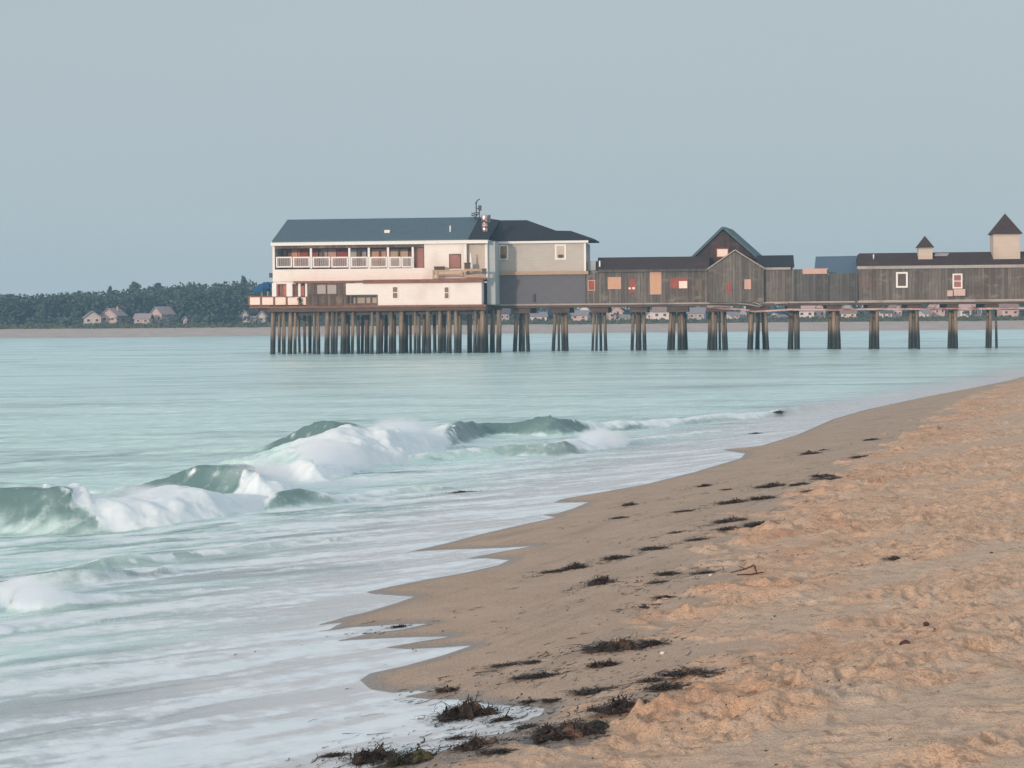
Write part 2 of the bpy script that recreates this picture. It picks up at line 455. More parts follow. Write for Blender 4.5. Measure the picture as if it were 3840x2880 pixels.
# shore-parallel axis of the streaks
ang = math.radians(52)
ca, sa = math.cos(ang), math.sin(ang)
PA = GX * sa + GY * ca; PC = GX * ca - GY * sa          # along the shore, across it
wob = fbm(PA * .08, PC * .15, 2)
fade = sstep(-1.0, -9.0, T)                              # no swell in the swash film
near_amp = 1 - sstep(150, 420, GD) * 0.5
swell = 0.6 * (0.055 * np.sin(GY * 0.62 + GX * 0.10 + 3.0 * fbm(GX * .05, GY * .06, 3)) + 0.10 * fbm(GX * 0.12, GY * 0.42, 4) + 0.05 * fbm(GX * 0.5, GY * 1.3, 3)) * fade * near_amp
ripple = 0.035 * fbm(PA * 0.9 + 3, PC * 3.2, 4) * sstep(0.3, -2.5, T) * (1 - sstep(60, 160, GD))
swash_ridge = 0.03 * fbm(PA * 0.22 + 9, PC * 1.5 + 4, 3) * sstep(0.0, -1.5, SD)
WSURF = B0 + WZ * sstep(0.5, -1.0, T) + swell + ripple + swash_ridge
WSURF = WSURF - 0.10 * sstep(0.0, 0.8, SD) - 0.3 * sstep(0.8, 4, SD)
# foam: breakers plus streaks of froth in the wash; flat water painted pale with froth and mirrored sky, wave faces dark
st1 = fbm(PA * 0.14 + 3.1, PC * 1.0 + 7, 5, 0.55)
st2 = fbm(PA * 0.45 + 13.1, PC * 2.4 + 2, 4, 0.6)
st3 = fbm(PA * 0.05 + 1.1, PC * 0.5 + 4, 4, 0.55)
far1 = fbm(GX * 0.035 + 2, GY * 0.16 + 9, 4, 0.55)
wash = sstep(-16, -5, T) * sstep(110, 45, GD)
lace = np.clip(wash, 0, 1) * 0.95 * np.clip(0.46 + 0.85 * st1 + 0.7 * st2 + 0.3 * st3, 0, 1)
edge = np.exp(-(SD / 0.10) ** 2) * 0.6 * (GD < 140) * (0.6 + 0.8 * np.clip(st2 + .3, 0, 1))
film = sstep(-7.0, -0.8, T + 2.2 * st3)
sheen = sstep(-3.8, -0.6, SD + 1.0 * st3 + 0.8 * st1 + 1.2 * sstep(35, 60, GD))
FROTH_SKY = np.clip(0.86 + 0.42 * far1 + (0.30 + 0.45 * sstep(70, 40, GD)) * (st1 + 0.5 * st2) * sstep(150, 60, GD), 0.2, 1.15) * (1 - np.clip(WDARK, 0, 1))
FO = np.clip(np.maximum(np.maximum(WF, lace * (1 - 0.8 * WDARK)), edge), 0, 1)

m, t, b = mat_new('sea_water', 0.12, 0.5); MATS['sea'] = m
at = nadd(t, 'ShaderNodeAttribute', attribute_name='foam').outputs['Fac']
fl = nadd(t, 'ShaderNodeAttribute', attribute_name='film').outputs['Fac']
ve = nadd(t, 'ShaderNodeAttribute', attribute_name='froth_sky').outputs['Fac']
sh = nadd(t, 'ShaderNodeAttribute', attribute_name='sheen').outputs['Fac']
def streak(t, rot, sc):
    m1 = mapped(t, (1, 1, 1), (0, 0, -math.radians(rot))); m2 = nadd(t, 'ShaderNodeMapping'); m2.inputs['Scale'].default_value = sc
    t.links.new(m1, m2.inputs['Vector']); return m2.outputs[0]
nA = noise(t, streak(t, 38, (0.16, 2.6, 1)), 1.1, 9, 0.62)
nB = noise(t, mapped(t, (1, 1, 1)), 3.5, 6, 0.65)
nC = noise(t, streak(t, 8, (0.12, 0.7, 1)), 0.8, 6, 0.6)
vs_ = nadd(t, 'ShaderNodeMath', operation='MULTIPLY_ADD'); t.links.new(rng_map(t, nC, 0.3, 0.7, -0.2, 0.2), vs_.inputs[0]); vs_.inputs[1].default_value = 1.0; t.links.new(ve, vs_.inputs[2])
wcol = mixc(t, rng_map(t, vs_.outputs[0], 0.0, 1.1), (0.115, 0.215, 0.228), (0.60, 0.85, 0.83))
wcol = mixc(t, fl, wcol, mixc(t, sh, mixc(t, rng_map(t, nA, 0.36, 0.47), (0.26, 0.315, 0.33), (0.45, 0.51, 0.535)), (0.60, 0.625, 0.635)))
fsum = nadd(t, 'ShaderNodeMath', operation='MULTIPLY_ADD'); t.links.new(rng_map(t, nB, 0.3, 0.7, -0.22, 0.22), fsum.inputs[0]); fsum.inputs[1].default_value = 1.0; t.links.new(at, fsum.inputs[2])
ff = rng_map(t, fsum.outputs[0], 0.15, 0.85)
fcol = rampn(t, nB, [(0.25, (0.64, 0.77, 0.83)), (0.7, (0.73, 0.84, 0.90))])
t.links.new(mixc(t, ff, wcol, fcol), b.inputs['Base Color'])
rr = nadd(t, 'ShaderNodeMapRange'); t.links.new(ff, rr.inputs['Value']); rr.inputs['To Min'].default_value = 0.26; rr.inputs['To Max'].default_value = 0.8
t.links.new(rr.outputs[0], b.inputs['Roughness'])
b.inputs['IOR'].default_value = 1.33
ssw = nadd(t, 'ShaderNodeMath', operation='MULTIPLY'); t.links.new(ff, ssw.inputs[0]); ssw.inputs[1].default_value = 0.7; t.links.new(ssw.outputs[0], b.inputs['Subsurface Weight'])
b.inputs['Subsurface Radius'].default_value = (1, 1, 1); b.inputs['Subsurface Scale'].default_value = 0.25
ma = nadd(t, 'ShaderNodeMath', operation='ADD'); t.links.new(nA, ma.inputs[0]); t.links.new(nB, ma.inputs[1])
bump(t, b, ma.outputs[0], 0.02, 0.35)
tag(sheet('sea_water', GX, GY, WSURF, SD < 1.2, m, {'foam': FO, 'film': film, 'froth_sky': FROTH_SKY, 'sheen': sheen}), kind='structure')

# ---- the beach
_dry = [(2230, 812), (2180, 838), (2050, 905), (1985, 945), (1900, 985), (1830, 1030), (1760, 1075), (1690, 1115), (1640, 1150), (1625, 1190), (1600, 1235), (1560, 1275), (1480, 1310), (1440, 1345), (1500, 1385), (1560, 1430), (1580, 1465), (1530, 1505), (1420, 1540), (1330, 1575), (1230, 1610), (1170, 1660), (1100, 1720)]
_dw = [on_beach(x * _S, y * _S) for x, y in _dry]
_dy = np.array([p.y for p in _dw]); _dt = np.array([float(tdist(np.array(p.x), np.array(p.y))) for p in _dw])
o_ = np.argsort(_dy); _dy, _dt = _dy[o_], _dt[o_]
bm_ = (T > -7) & (GD < 300)
gx, gy, gt, gs = GX, GY, T, SD
dl = np.interp(GY, _dy, _dt)
nn = fbm(GX * 0.8, GY * 0.8, 4)
DRY = sstep(-0.6, 0.6, T - dl + 1.7 * nn + 0.8 * fbm(GX * 2.2, GY * 2.2, 4))
QA = GX * .82 + GY * .57; QC = -GX * .57 + GY * .82
SMO = sstep(0.05, 0.35, fbm(QA * 0.10 + 60, QC * 0.42 + 3, 3) + 0.15 * fbm(GX, GY, 3))
ROUGH = 1 - 0.85 * SMO
BZ = B0 + 0.05 * np.tanh(SD / 0.45) * (np.abs(SD) < 4.99) + np.where(np.abs(SD) >= 4.99, 0.05 * np.sign(SD), 0)
BZ = BZ - 0.25 * sstep(-0.6, -4, SD)
atten = 1 - sstep(70, 140, GD) * 0.6
BZ += DRY * ROUGH * (0.16 * fbm(GX * 0.38, GY * 0.38, 3) + 0.055 * fbm(GX * 1.7 + 5, GY * 1.7, 3) + 0.030 * fbm(GX * 4.2, GY * 4.2 + 8, 4, 0.6)) * atten
BZ += 0.05 * DRY + (1 - DRY) * sstep(0, 1.5, SD) * (0.012 * fbm(GX * .7, GY * .7, 3) + 0.004 * fbm(GX * 5, GY * 5, 3))
pat = sstep(-.25, .3, fbm(GX * 0.35 + 70, GY * 0.35, 3))
bil = np.abs(fbm(GX * 2.6 + 31, GY * 2.6 + 3, 4, 0.6)); bil2 = np.abs(perlin(GX * 7.1, GY * 7.1 + 50))
BZ += DRY * ROUGH * (0.25 + 0.75 * pat) * (0.115 * (0.28 - bil) + 0.045 * (0.25 - bil2)) * atten
# footprints and scuffs in the dry sand
dr = np.zeros(GX.shape)
near_rows = np.searchsorted(rows, 95)
fp = []
for i in range(1100):
    y = 15 + 75 * random.random() ** 1.6
    lim = float(np.interp(y, _dy, _dt)); tt = lim + random.uniform(-0.4, 16) * (0.25 + 0.75 * random.random())
    x = float(np.interp(y, _yy, _xx)) + tt / 0.933
    if abs(x / y) > 0.31: continue
    fp.append((x, y, random.choice([.06, .08, .11, .15]) * random.uniform(.8, 1.2), random.uniform(1.3, 2.8), random.gauss(.5, .6), random.uniform(0.035, 0.10)))
for i in range(170):                                      # trampled hollows
    y = 15 + 60 * random.random() ** 1.5
    x = float(np.interp(y, _yy, _xx)) + (float(np.interp(y, _dy, _dt)) + random.uniform(0, 14)) / 0.933
    if abs(x / y) < 0.31: fp.append((x, y, random.uniform(.14, .28), random.uniform(1.1, 2.0), random.gauss(.6, .5), random.uniform(.06, .12)))
for _ in range(16):                                       # walked tracks
    y = random.uniform(16, 60); lim = float(np.interp(y, _dy, _dt)); x = float(np.interp(y, _yy, _xx)) + (lim + random.uniform(1, 12)) / .933
    h = math.radians(random.uniform(40, 75))
    for k in range(14):
        s_ = (1 if k % 2 else -1) * 0.12
        xx_ = x + math.cos(h) * 0.68 * k - math.sin(h) * s_; yy_ = y + math.sin(h) * 0.68 * k + math.cos(h) * s_
        if abs(xx_ / yy_) < 0.31: fp.append((xx_, yy_, 0.075, 2.0, h, random.uniform(0.05, 0.08)))
for (x, y, rad, el, th, dep) in fp:
    R2 = rad * el * 2.6
    r0, r1 = np.searchsorted(rows, [y - R2, y + R2]); c0, c1 = np.searchsorted(cols, [(x - R2) / y, (x + R2) / y])
    if r1 <= r0 or c1 <= c0: continue
    sx = GX[r0:r1, c0:c1] - x; sy = GY[r0:r1, c0:c1] - y
    a_ = (sx * math.cos(th) + sy * math.sin(th)) / (rad * el); c_ = (-sx * math.sin(th) + sy * math.cos(th)) / rad
    q = a_ * a_ + c_ * c_
    dr[r0:r1, c0:c1] += dep * (-np.exp(-q * 1.4) + 0.55 * np.exp(-((np.sqrt(q) - 1.5) / 0.5) ** 2))
BZ += dr * sstep(0.2, 0.8, DRY) * (0.25 + 0.75 * ROUGH)
# mounds of sand at the foot of the picture and under the wrack line
for (px, py, rad, h) in [(1985, 2850, .34, .13), (2110, 2760, .22, .07), (2300, 2700, .25, .07), (2420, 2680, .25, .06), (1560, 2900, .5, .1), (2560, 2280, .22, .06), (2700, 2330, .2, .06), (2480, 2640, .3, .05), (2330, 2650, .3, .05)]:
    p = on_beach(px, py)
    BZ += 0.7 * h * np.exp(-((GX - p.x + 0.15 * nn) ** 2 / (rad * 1.7) ** 2 + (GY - p.y + 0.15 * perlin(GX * 3, GY * 3)) ** 2 / (rad * 1.7) ** 2) ** 1.3) * (GD < 40)
# very shallow long undulation of the berm top
m, t, b = mat_new('beach_sand', 0.9, 0.25); MATS['sand'] = m
dv = nadd(t, 'ShaderNodeAttribute', attribute_name='dry').outputs['Fac']
wt = nadd(t, 'ShaderNodeAttribute', attribute_name='wet').outputs['Fac']
ob = mapped(t)
g1 = noise(t, ob, 260, 2, 0.7); g2 = noise(t, ob, 28, 5, 0.65); g3 = noise(t, ob, 1.1, 5, 0.6)
g4 = noise(t, mapped(t, (1, 1, 1)), 7.0, 6, 0.7)
rm = nadd(t, 'ShaderNodeAttribute', attribute_name='rim').outputs['Fac']
g5 = noise(t, mapped(t, (3.2, 8.0, 1)), 1.0, 6, 0.7)
dryc = rampn(t, g3, [(0.3, (0.60, 0.405, 0.275)), (0.5, (0.67, 0.49, 0.35)), (0.7, (0.64, 0.53, 0.42))])
smo = nadd(t, 'ShaderNodeAttribute', attribute_name='smooth').outputs['Fac']
dryc = mixc(t, rm, dryc, (0.60, 0.35, 0.215))
dryc = mixc(t, smo, dryc, (0.63, 0.515, 0.40))
dryc = mixc(t, rng_map(t, g5, 0.54, 0.68, 0, 0.7), dryc, (0.30, 0.20, 0.14))
dryc = mixc(t, rng_map(t, g4, 0.50, 0.70, 0, 0.6), dryc, (0.33, 0.21, 0.14))
g7 = noise(t, streak(t, 62, (0.25, 2.4, 1)), 1.2, 5, 0.6)
wetc = rampn(t, g3, [(0.3, (0.385, 0.295, 0.222)), (0.7, (0.465, 0.365, 0.28))])
wetc = mixc(t, rng_map(t, g7, 0.52, 0.66, 0, 0.45), wetc, (0.27, 0.225, 0.185))
wetc = mixc(t, rng_map(t, g4, 0.56, 0.70, 0, 0.5), wetc, (0.50, 0.41, 0.33))
c = mixc(t, dv, wetc, dryc)
c = mixc(t, wt, c, (0.22, 0.195, 0.17))
g6 = noise(t, ob, 38, 3, 0.75)
c = mixc(t, rng_map(t, g6, 0.54, 0.66, 0, 0.6), c, (0.66, 0.56, 0.46))
c = mixc(t, rng_map(t, g6, 0.46, 0.34, 0, 0.6), c, (0.20, 0.145, 0.105))
c = mixc(t, rng_map(t, g1, 0.62, 0.72, 0, 0.5), c, (0.72, 0.62, 0.5))
c = mixc(t, rng_map(t, g1, 0.40, 0.29, 0, 0.5), c, (0.16, 0.11, 0.08))
c = mixc(t, rng_map(t, g2, 0.60, 0.75, 0, 0.35), c, (0.25, 0.16, 0.11))
t.links.new(c, b.inputs['Base Color'])
ro = nadd(t, 'ShaderNodeMapRange'); t.links.new(wt, ro.inputs['Value']); ro.inputs['To Min'].default_value = 0.9; ro.inputs['To Max'].default_value = 0.32
t.links.new(ro.outputs[0], b.inputs['Roughness'])
hs = nadd(t, 'ShaderNodeMath', operation='MULTIPLY_ADD'); t.links.new(g4, hs.inputs[0]); hs.inputs[1].default_value = 2.5; t.links.new(g2, hs.inputs[2])
hs2 = nadd(t, 'ShaderNodeMath', operation='MULTIPLY'); t.links.new(hs.outputs[0], hs2.inputs[0]); t.links.new(rng_map(t, dv, 0, 1, 0.12, 1.0), hs2.inputs[1])
bump(t, b, hs2.outputs[0], 0.04, 0.7)
WET = sstep(0.42, 0.02, SD + 0.08 * fbm(GX * 2, GY * 2, 3)) * (GD < 200)
tag(sheet('beach', GX, GY, BZ, bm_, m, {'smooth': SMO * DRY * .7, 'dry': DRY, 'wet': WET, 'rim': np.exp(-((T - dl - 0.4 + 1.2 * nn) / 1.1) ** 2) * np.clip(0.45 + 1.1 * fbm(GX * 0.5 + 40, GY * 0.5, 3), 0, 1)}), kind='structure')
def beach_z(x, y):
    """height of the built surface (sand or water film) at a point"""
    r = int(np.clip(np.searchsorted(rows, y), 0, len(rows) - 1)); c = int(np.clip(np.searchsorted(cols, x / y), 0, len(cols) - 1))
    return float(max(BZ[r, c], WSURF[r, c] if SD[r, c] < 1.1 else -9))

# spray hanging over the broken crests: small bodies of real mist
m = bpy.data.materials.new('sea_spray'); m.use_nodes = True; t = m.node_tree; t.nodes.clear()
vo = t.nodes.new('ShaderNodeVolumePrincipled'); mo = t.nodes.new('ShaderNodeOutputMaterial')
oc = nadd(t, 'ShaderNodeTexCoord'); ln = nadd(t, 'ShaderNodeVectorMath', operation='LENGTH'); t.links.new(oc.outputs['Object'], ln.inputs[0])
gm = nadd(t, 'ShaderNodeNewGeometry'); nz = noise(t, gm.outputs['Position'], 1.6, 4, .6)
sm_ = nadd(t, 'ShaderNodeMath', operation='MULTIPLY_ADD'); t.links.new(nz, sm_.inputs[0]); sm_.inputs[1].default_value = 0.9; t.links.new(ln.outputs['Value'], sm_.inputs[2])
t.links.new(rng_map(t, sm_.outputs[0], 1.22, 0.55, 0.0, 3.2), vo.inputs['Density'])
vo.inputs['Color'].default_value = (0.93, 0.97, 1.0, 1)
t.links.new(vo.outputs[0], mo.inputs['Volume'])
def spray(px, py, zc, rx, ry, rz, label):
    p = on_z(px, py, 0.0)
    w = MB(); vs = []; ns, nr = 20, 12
    for i in range(nr + 1):
        th = math.pi * i / nr
        for j in range(ns):
            a = 2 * math.pi * j / ns; vs.append((math.sin(th) * math.cos(a), math.sin(th) * math.sin(a), math.cos(th)))
    w.add(vs, [(i * ns + j, (i + 1) * ns + j, (i + 1) * ns + (j + 1) % ns, i * ns + (j + 1) % ns) for i in range(nr) for j in range(ns)], True)
    o = w.build('sea_spray', m); o.location = (p.x, p.y, zc); o.scale = (rx, ry, rz); o.rotation_euler = (0, 0, .3)
    tag(o, label, 'spray', kind='stuff')
spray(560, 1945, .38, 2.0, 1.5, .55, 'white mist over the long foam bank at left')
spray(990, 1880, .5, 1.3, 1.5, .85, 'white mist over the foam peak left of centre')
spray(1240, 1775, .5, 1.4, 2.0, .8, 'white mist between the two highest foam banks')
spray(1500, 1700, .5, 2.0, 2.4, .98, 'white mist over the highest foam bank at centre')
spray(2250, 1685, .35, 1.2, 1.8, .55, 'thin mist over the small bore right of centre')
spray(130, 2285, .25, 1.0, 1.0, .4, 'thin mist over the small foam roll at the left edge')
# ------------------------------------------------------------------ pier frame
PA_ = math.radians(6.0)
PU = Vector((math.cos(PA_), -math.sin(PA_), 0)); PV = Vector((math.sin(PA_), math.cos(PA_), 0))
P0 = on_z(1430, 1327, 0.0)
CAMP = Vector((0, 0, CAMH))
def pp(px, py, v=0.0):
    """photograph point on the vertical plane v metres behind the pier-head front -> (u, z)"""
    d = ray(px, py)
    t = (v - (CAMP - P0).dot(PV)) / d.dot(PV)
    q = CAMP + d * t
    return (q - P0).dot(PU), q.z
def uu(px, v=0.0, py=1150): return pp(px, py, v)[0]
def zz(px, py, v=0.0): return pp(px, py, v)[1]
def RR(x0, y0, x1, y1, v):
    xm, ym = (x0 + x1) / 2, (y0 + y1) / 2
    return uu(x0, v, ym), uu(x1, v, ym), zz(xm, y1, v), zz(xm, y0, v)     # u0,u1,z0,z1
def P3(px, py, v):
    u, z = pp(px, py, v)
    return Vector((u, v, z))
class Thing:
    def __init__(s, name, label, cat, px, py, v, group=None):
        u, z = pp(px, py, v)
        s.o = Vector((u, v, z))
        w = P0 + PU * u + PV * v
        s.e = empty(name, (w.x, w.y, z), -PA_)
        tag(s.e, label, cat, group)
    def part(s, mb, name, mat, parent=None, label=None):
        mb.v = [(x - s.o.x, y - s.o.y, z - s.o.z) for x, y, z in mb.v]
        return mb.build(name, mat, parent or s.e, label)
def pbox(mb, x0, y0, x1, y1, v0, v1):
    """box whose front face fills the photograph rectangle"""
    u0, u1, z0, z1 = RR(x0, y0, x1, y1, v0)
    mb.box(u0, u1, v0, v1, z0, z1)
    return mb
def frame_mb(x0, y0, x1, y1, v, w, dep=0.06):
    u0, u1, z0, z1 = RR(x0, y0, x1, y1, v)
    f = MB()
    f.box(u0, u0 + w, v - dep, v + .02, z0, z1).box(u1 - w, u1, v - dep, v + .02, z0, z1)
    f.box(u0 + w, u1 - w, v - dep, v + .02, z0, z0 + w).box(u0 + w, u1 - w, v - dep, v + .02, z1 - w, z1)
    return f, (u0 + w, u1 - w, z0 + w, z1 - w)
def window(T, x0, y0, x1, y1, v, w=0.12, fm='white_trim', pm='glass_dark', rail=True, parent_name='window', label=None):
    """frame mesh as the window, pane and meeting rail as its pieces; the wall plane is v"""
    f, (a, b_, c, d) = frame_mb(x0, y0, x1, y1, v, w)
    wo = T.part(f, parent_name, MATS[fm], None, label)
    pn = MB().box(a, b_, v - .03, v + .01, c, d)
    T.part(pn, 'pane', MATS[pm], wo)
    if rail:
        T.part(MB().box(a, b_, v - .05, v - .03, (c + d) / 2 - .04, (c + d) / 2 + .04), 'sash_rail', MATS[fm], wo)
    return wo

# materials of the pier
wood('white_paint', (0.76, 0.70, 0.66), (0.82, 0.77, 0.73), (0.5, 0.5, 3.0), 0.75, (0.66, 0.58, 0.52), 0.6)
wood('white_trim', (0.74, 0.72, 0.70), (0.82, 0.80, 0.78), (2, 2, 2), 0.6)
wood('pale_siding', (0.43, 0.40, 0.37), (0.50, 0.47, 0.43), (0.4, 0.4, 4.0), 0.8, (0.36, 0.33, 0.30), 0.6)
wood('slate_siding', (0.115, 0.112, 0.125), (0.15, 0.145, 0.16), (0.4, 0.4, 4.0), 0.8, (0.13, 0.125, 0.13), 0.7)
wood('blue_shade_siding', (0.34, 0.38, 0.40), (0.40, 0.44, 0.46), (0.4, 0.4, 4.0), 0.8)  # annex siding; on the end wall its shade is held as colour
wood('old_boards', (0.105, 0.090, 0.078), (0.225, 0.195, 0.168), (4.5, 4.5, 0.25), 0.9, (0.13, 0.098, 0.078), 0.9)
wood('gable_boards', (0.045, 0.028, 0.026), (0.095, 0.062, 0.055), (4.5, 4.5, 0.3), 0.9)
wood('old_boards_dark', (0.08, 0.076, 0.07), (0.14, 0.132, 0.12), (4.5, 4.5, 0.25), 0.9, (0.12, 0.10, 0.09), 0.8)
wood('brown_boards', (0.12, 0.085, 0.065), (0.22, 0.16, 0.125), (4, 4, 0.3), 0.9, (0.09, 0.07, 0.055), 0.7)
wood('deck_timber', (0.07, 0.052, 0.042), (0.15, 0.11, 0.09), (0.3, 2, 5), 0.9, (0.045, 0.04, 0.04), 0.7)
wood('rust_trim', (0.17, 0.075, 0.05), (0.28, 0.14, 0.10), (0.6, 2, 4), 0.85)
wood('raw_timber', (0.36, 0.25, 0.17), (0.48, 0.35, 0.25), (0.5, 2, 4), 0.85, (0.25, 0.17, 0.11), 0.6)
wood('grey_trim', (0.33, 0.29, 0.26), (0.42, 0.37, 0.34), (0.5, 2, 4), 0.85, (0.22, 0.18, 0.16), 0.8)
wood('slate_roof', (0.065, 0.115, 0.15), (0.095, 0.155, 0.19), (2.5, 2.5, 2.5), 0.75, (0.085, 0.10, 0.12), 0.7)
wood('dark_roof', (0.018, 0.019, 0.026), (0.032, 0.032, 0.040), (2.5, 2.5, 2.5), 0.85, (0.04, 0.034, 0.036), 0.6)
wood('brown_roof', (0.038, 0.026, 0.025), (0.072, 0.048, 0.044), (2.0, 2.0, 1.0), 0.95, (0.085, 0.06, 0.052), 0.6)
wood('blue_roof', (0.07, 0.125, 0.19), (0.095, 0.155, 0.22), (3, 3, .3), 0.6)
wood('teal_roof', (0.06, 0.10, 0.115), (0.09, 0.135, 0.15), (3, 3, .3), 0.7)
wood('plywood', (0.52, 0.29, 0.18), (0.62, 0.38, 0.25), (3, 3, 0.4), 0.85)
wood('red_board', (0.26, 0.06, 0.045), (0.38, 0.11, 0.075), (3, 3, 0.5), 0.8)
wood('pink_board', (0.50, 0.30, 0.25), (0.60, 0.40, 0.34), (3, 3, 0.5), 0.8)
wood('orange_board', (0.55, 0.17, 0.09), (0.62, 0.25, 0.15), (3, 3, 0.5), 0.8)
wood('tan_board', (0.50, 0.36, 0.25), (0.58, 0.43, 0.31), (3, 3, 0.5), 0.8)
wood('pale_board_glint', (0.80, 0.66, 0.58), (0.86, 0.73, 0.65), (3, 3, 0.5), 0.6)  # pale boards, and panes with reflected brightness put into the colour
wood('olive_board', (0.13, 0.10, 0.07), (0.18, 0.14, 0.10), (3, 3, 0.5), 0.8)
wood('mauve_glass', (0.30, 0.26, 0.25), (0.42, 0.36, 0.34), (6, 6, 6), 0.5)
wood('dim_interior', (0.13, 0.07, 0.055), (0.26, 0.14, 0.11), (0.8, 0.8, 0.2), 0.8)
wood('dark_box', (0.07, 0.045, 0.03), (0.12, 0.08, 0.055), (3, 3, 3), 0.8)
wood('beige_wall', (0.50, 0.43, 0.37), (0.57, 0.50, 0.43), (0.5, 0.5, 3), 0.8, (0.42, 0.35, 0.30), 0.6)
wood('blue_canvas', (0.012, 0.075, 0.20), (0.02, 0.12, 0.27), (2, 2, 1), 0.8)
wood('metal_dark', (0.05, 0.055, 0.06), (0.09, 0.095, 0.10), (3, 3, 3), 0.5)
wood('ac_pink', (0.52, 0.36, 0.32), (0.62, 0.45, 0.40), (4, 4, 4), 0.7)
glassy('glass_dark', (0.10, 0.075, 0.06))
glassy('glass_pink', (0.36, 0.16, 0.13))
glassy('glass_amber', (0.24, 0.16, 0.08))
m, t, b = mat_new('chimney_metal', 0.38, 0.5); b.inputs['Metallic'].default_value = 1.0
t.links.new(rampn(t, noise(t, mapped(t, (1, 1, 3)), 2.5, 4), [(0.35, (0.50, 0.30, 0.25)), (0.6, (0.88, 0.78, 0.73))]), b.inputs['Base Color']); MATS['metal'] = m
m, t, b = mat_new('pipe_paint', 0.55, 0.4)
t.links.new(rampn(t, noise(t, mapped(t, (0.5, 2, 2)), 1.2, 5, .7), [(0.38, (0.22, 0.07, 0.055)), (0.55, (0.52, 0.40, 0.37))]), b.inputs['Base Color']); MATS['pipe'] = m
# piles: dry timber above, weed and wet below the tide mark
m, t, b = mat_new('pile_timber', 0.85, 0.25)
geo = nadd(t, 'ShaderNodeNewGeometry'); sp = nadd(t, 'ShaderNodeSeparateXYZ'); t.links.new(geo.outputs['Position'], sp.inputs[0])
pmv = nadd(t, 'ShaderNodeMapping'); pmv.inputs['Scale'].default_value = (5, 5, 0.35); t.links.new(geo.outputs['Position'], pmv.inputs['Vector'])
n1 = noise(t, pmv.outputs[0], 1.6, 5, 0.6)
pmw = nadd(t, 'ShaderNodeMapping'); pmw.inputs['Scale'].default_value = (0.8, 0.8, 0.05); t.links.new(geo.outputs['Position'], pmw.inputs['Vector'])
n2 = noise(t, pmw.outputs[0], 1.5, 3)
dryp = rampn(t, n1, [(0.3, (0.12, 0.085, 0.060)), (0.52, (0.24, 0.185, 0.13)), (0.72, (0.40, 0.33, 0.24))])
dryp = mixc(t, rng_map(t, n2, 0.45, 0.6, 0, 0.55), dryp, (0.085, 0.065, 0.055))
zsum = nadd(t, 'ShaderNodeMath', operation='MULTIPLY_ADD'); t.links.new(n1, zsum.inputs[0]); zsum.inputs[1].default_value = 1.6; t.links.new(sp.outputs['Z'], zsum.inputs[2])
wetf = rng_map(t, zsum.outputs[0], 3.6, 2.2)
t.links.new(mixc(t, wetf, dryp, (0.018, 0.024, 0.022)), b.inputs['Base Color'])
t.links.new(rng_map(t, wetf, 0, 1, 0.9, 0.5), b.inputs['Roughness'])
bump(t, b, n1, 0.04, 0.6)
MATS['pile'] = m

# ------------------------------------------------------------------ the pier: deck, beams, piles
VW = 6.5        # front of the walkway behind the front of the head
T_ = Thing('pier', 'long timber pier on clustered round piles carrying the buildings above the sea', 'pier', 1430, 1327, 0)
# decks
d = MB()
u0, u1, z0, z1 = RR(1005, 1147, 1822, 1166, 0.0); hz0, hz1 = z0, z1
d.box(u0, u1, 0.0, 17.0, z0, z1)
T_.part(d, 'deck', MATS['deck_timber'])
zt = zz(2600, 1136, VW); zb = zz(2600, 1149, VW)
uR = uu(3840, VW) + 14
d = MB().box(u1 + .003, uR, VW, VW + 9, zb, zt)
wd = T_.part(d, 'deck', MATS['deck_timber'])
# overhanging outer deck on the left
d = MB(); a0, a1, c0, c1 = RR(931, 1146, 1006, 1156, 0.0); d.box(a0, u0 - .003, 0.6, 9.0, c0, c1)
T_.part(d, 'deck', MATS['rust_trim'])
d = MB()
for k in range(3):
    vv = 1.2 + 2.4 * k
    d = MB().slab([(u0 - .01, vv, c0 - .003), (u0 - .01, vv, c0 - .5), (a0 + 0.7, vv, c0 - .003)], (0, .22, 0)); T_.part(d, 'bracket', MATS['deck_timber'])
# fascia boards
f = MB().box(u0 - .02, u1 + .02, -.10, -.003, hz1 - .18, hz1 + .06)
T_.part(f, 'fascia', MATS['rust_trim'])
f = MB().box(u0, u1, -.06, -.003, hz0 - .02, hz0 + .34)
T_.part(f, 'fascia', MATS['deck_timber'])
f = MB().box(u1 + .02, uR, VW - .08, VW - .003, zt - .12, zt + .05)
T_.part(f, 'fascia', MATS['grey_trim'])
# stringers below the head: dark beams between piles
s = MB()
for vv in (1.0, 4.5, 8.0, 11.5, 15.0):
    s.box(u0 + .3, u1 - .1, vv, vv + .3, hz0 - .45, hz0 - .003)
T_.part(s, 'stringer', MATS['deck_timber'])
def pile(px0, py0, px1, py1, v, rad, ztop):
    u_b = uu(px0, v, 1320); u_t = uu(px1, v, 1170)
    zb_ = -1.6
    mb = MB()
    pts = []; rr = []
    n = 6
    j = random.uniform(-.03, .03)
    for k in range(n + 1):
        q = k / n; z = zb_ + (ztop - zb_) * q
        fz = (z - 0.0) / (ztop)
        pts.append((u_b + (u_t - u_b) * fz + j * math.sin(q * 5), v, z)); rr.append(rad * (1.10 - 0.2 * q) * random.uniform(.96, 1.04))
    mb.tube(pts, rr, 9)
    T_.part(mb, 'pile', MATS['pile'])
NP = 0
